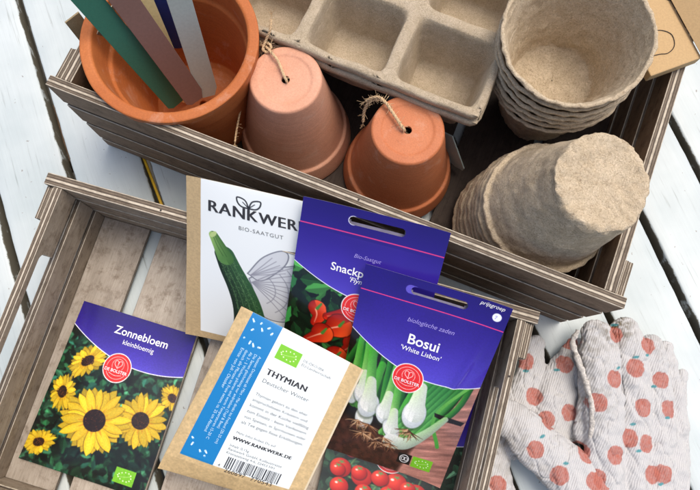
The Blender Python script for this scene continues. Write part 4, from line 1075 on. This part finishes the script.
APP = [(529.6, 361), (568, 364), (537, 397), (575, 340), (618, 334), (652.6, 345), (613, 378.7), (638.6, 368), (668, 380), (596, 402), (531, 447.7), (554.5, 472.7), (572, 413), (632, 438.5), (650.8, 444.8),
       (616, 455), (589, 479), (598, 479), (657, 476), (669, 476), (647, 408), (677, 410), (548.7, 420), (500, 486), (583, 452)]
LEAF = [(529.5, 371, 0), (560, 370, 0), (617, 368, .3), (639, 357, .2), (651, 355, .1), (661, 387, .1), (637, 425, .1), (642, 452, .1), (538, 435, .4), (560, 461, 0), (666, 486, .2), (620, 324, 0), (675, 419, 0), (604, 512, 0)]
def glove(name, chains, label, zmid, seed, dark_spots):
    """chains: list of [(px,py,z,r)...] flattened capsule chains fused into one knitted glove"""
    bm = bmesh.new()
    for ch in chains:
        pts = [np.append(at(p[0], p[1], p[2]), p[3]) for p in ch]
        P = np.array(pts); P[:, 3] *= (1 if seed == 7 else .95); out = []
        for a, b in zip(P[:-1], P[1:]):
            k = max(2, int(np.linalg.norm(b[:3] - a[:3]) / .28)); out += [a + (b - a) * i / k for i in range(k)]
        out.append(P[-1])
        for q in out:
            m_ = Matrix.Translation(Vector(q[:3])) @ Matrix.Diagonal((q[3], q[3], q[3] * (.6 if seed == 7 else .54), 1))
            bmesh.ops.create_icosphere(bm, subdivisions=3, radius=1, matrix=m_)
    me = bpy.data.meshes.new('tmp'); bm.to_mesh(me); bm.free()
    o = bpy.data.objects.new('tmp', me); COL.objects.link(o)
    r = o.modifiers.new('r', 'REMESH'); r.mode = 'VOXEL'; r.voxel_size = 0.07
    s = o.modifiers.new('s', 'SMOOTH'); s.factor = .5; s.iterations = 3
    me2 = bpy.data.meshes.new_from_object(o.evaluated_get(bpy.context.evaluated_depsgraph_get())); bpy.data.objects.remove(o)
    n = len(me2.vertices); V = np.zeros(n * 3); me2.vertices.foreach_get('co', V); V = V.reshape(-1, 3); N = np.zeros(n * 3); me2.vertices.foreach_get('normal', N); N = N.reshape(-1, 3)
    F = [tuple(p.vertices) for p in me2.polygons]
    V = V + N * (0.16 * fbm(V, .9, seed, 3) - .10 * np.clip(1 - np.abs(fbm(V * [1, .45, 1], .9, seed + 20, 2)) * 7, 0, 1) + .045 * fbm(V, 2.0, seed + 4, 2))[:, None]
    V[:, 2] = np.maximum(V[:, 2], .03)
    col = np.ones((n, 3)) * np.array([.56, .555, .54])
    # darker brown blotches at the given spots
    for (px, py, rr, amt) in dark_spots:
        c_ = at(px, py, zmid); d = np.hypot(V[:, 0] - c_[0], V[:, 1] - c_[1]); m_ = np.clip(1.2 - d / rr, 0, 1) * np.clip(.45 + 1.1 * fbm(V, 3.2, seed, 3), 0, 1) * amt
        col = col * (1 - m_[:, None]) + np.array([.20, .175, .13]) * m_[:, None]
    jit = .05 * fbm(V, 4.0, 3, 2)
    for i, (px, py) in enumerate(APP):
        c_ = at(px, py, zmid); dx, dy = V[:, 0] - c_[0], V[:, 1] - c_[1]; rr = .68 + .03 * math.sin(i * 3)
        th = np.arctan2(dy, dx); lim = rr * (1 - .10 * np.exp(-((th - 1.4) / .35) ** 2)); d = np.hypot(dx, dy * .93) + jit
        m_ = np.clip((lim - d) / .05 + .5, 0, 1) * (N[:, 2] > -.3) * (.86 + .14 * vnoise(V, 9, 5))
        ac = np.array([.45, .145, .105]); col = col * (1 - m_[:, None]) + ac * m_[:, None]
    for (px, py, an) in LEAF:
        c_ = at(px, py, zmid); dx, dy = V[:, 0] - c_[0], V[:, 1] - c_[1]; u = dx * math.cos(an) + dy * math.sin(an); v = -dx * math.sin(an) + dy * math.cos(an)
        m_ = np.clip((1 - np.hypot(u / .28, v / .13)) * 4, 0, 1) * (N[:, 2] > 0); col = col * (1 - m_[:, None]) + np.array([.10, .30, .32]) * m_[:, None]
    org = V.mean(0); org[2] = 0
    t = thing(name, org, label, 'glove', 'garden gloves')
    mesh('glove_body', V - org, np.array(F) if all(len(f) == 4 for f in F) else F, M['fabric'], t, smooth=True, col=col)
    return t, org
# lower glove: fingers reaching up-left, thumb lying across
glove('garden_glove', [
    [(536, 345, 1.0, .9), (531, 372, 1.1, 1.3), (522, 402, 1.1, 1.55), (520, 440, 1.1, 1.8)],
    [(577, 348, 1.0, 1.0), (566, 372, 1.2, 1.75), (556, 398, 1.3, 2.0), (548, 425, 1.1, 1.9), (550, 450, 1.0, 2.0)],
    [(588, 400, 1.4, 1.2), (575, 425, 1.3, 1.4)],
    [(504, 412, 2.5, 1.3), (522, 430, 2.7, 1.75), (548, 455, 2.8, 2.05), (575, 478, 2.7, 2.2), (600, 505, 2.5, 2.3)],
    [(497, 450, 1.0, 1.2), (492, 475, 1.1, 1.6), (500, 510, 1.1, 1.8)],
    ], 'lower cotton glove with apple print, its fingers spread against the front crate', 2.6, 3,
      [(590, 420, 1.6, .5), (505, 450, 2.2, .45), (530, 480, 1.6, .6), (575, 350, 1.2, .6)])
_t, _o = glove('garden_glove', [
    [(598, 337, 3.0, 1.45), (600, 360, 3.2, 1.62), (603, 400, 3.1, 1.62), (604, 440, 2.9, 1.6), (604, 480, 2.5, 1.7), (602, 520, 2.2, 2.0)],
    [(624, 331, 2.3, 1.2), (630, 350, 2.4, 1.38), (635, 390, 2.3, 1.4), (635, 430, 2.2, 1.45), (631, 480, 2.0, 1.75), (628, 520, 2.0, 2.2)],
    [(652, 346, 1.9, .98), (655, 370, 1.9, 1.12), (659, 405, 1.9, 1.2), (657, 445, 1.9, 1.35), (652, 490, 1.9, 1.8), (645, 520, 1.9, 2.2)],
    [(666, 350, 1.2, .7), (671, 378, 1.3, .85), (676, 410, 1.3, 1.0), (675, 445, 1.4, 1.2), (667, 485, 1.6, 1.8), (660, 520, 1.7, 2.3)],
    [(682, 374, .6, .5), (680, 400, .8, .7), (678, 430, 1.0, .9), (672, 460, 1.0, 1.2)],
    [(587, 350, 2.6, .8), (590, 385, 2.7, .9), (588, 415, 2.4, 1.0), (585, 435, 2.2, 1.0)],
    ], 'upper cotton glove with apple print, its fingers side by side pointing to the rear crate', 3.6, 7,
      [(578, 335, 1.3, .6), (618, 326, 1.7, 1.3), (588, 400, 2.3, .5), (665, 345, 1.0, .3), (585, 350, 2.2, .45)])

T = Tri()
sm = catmull([at(p[0], p[1], p[2] - .25) for p in ((578, 330, 3.9), (573, 342, 3.7), (577, 358, 3.9), (583, 374, 4.0), (589, 392, 4.0), (592, 412, 3.9), (591, 434, 3.6), (588, 452, 3.0))], 10)
tube(T, sm + .05 * np.stack([fbm(sm, 3, 1), fbm(sm, 3, 2), fbm(sm, 3, 3)], 1), .21 + .07 * fbm(sm, 3, 5), 10)
T.build('seam', M['seam'], _t, smooth=True, org=_o)

# nails on the crates' top edges
for cr_, pts in ((front, ((fl - .8 - .31, 19.2, 9.13), (fl - .8 - .31, 6.0, 9.13), (1.11, 5.0, 9.13), (9.0, FD - .45, 9.18))), (rear, ((rl - 1.19, 9.0, 11.93), (rl - 1.19, 24.0, 11.93), (24.0, .4, 11.98)))):
    for p in pts:
        p = np.array(p)
        T = Tri(); tube(T, [p - [0, 0, .4], p + [0, 0, .035]], .08, 10); T.build('nail', M['card_ink'], cr_)
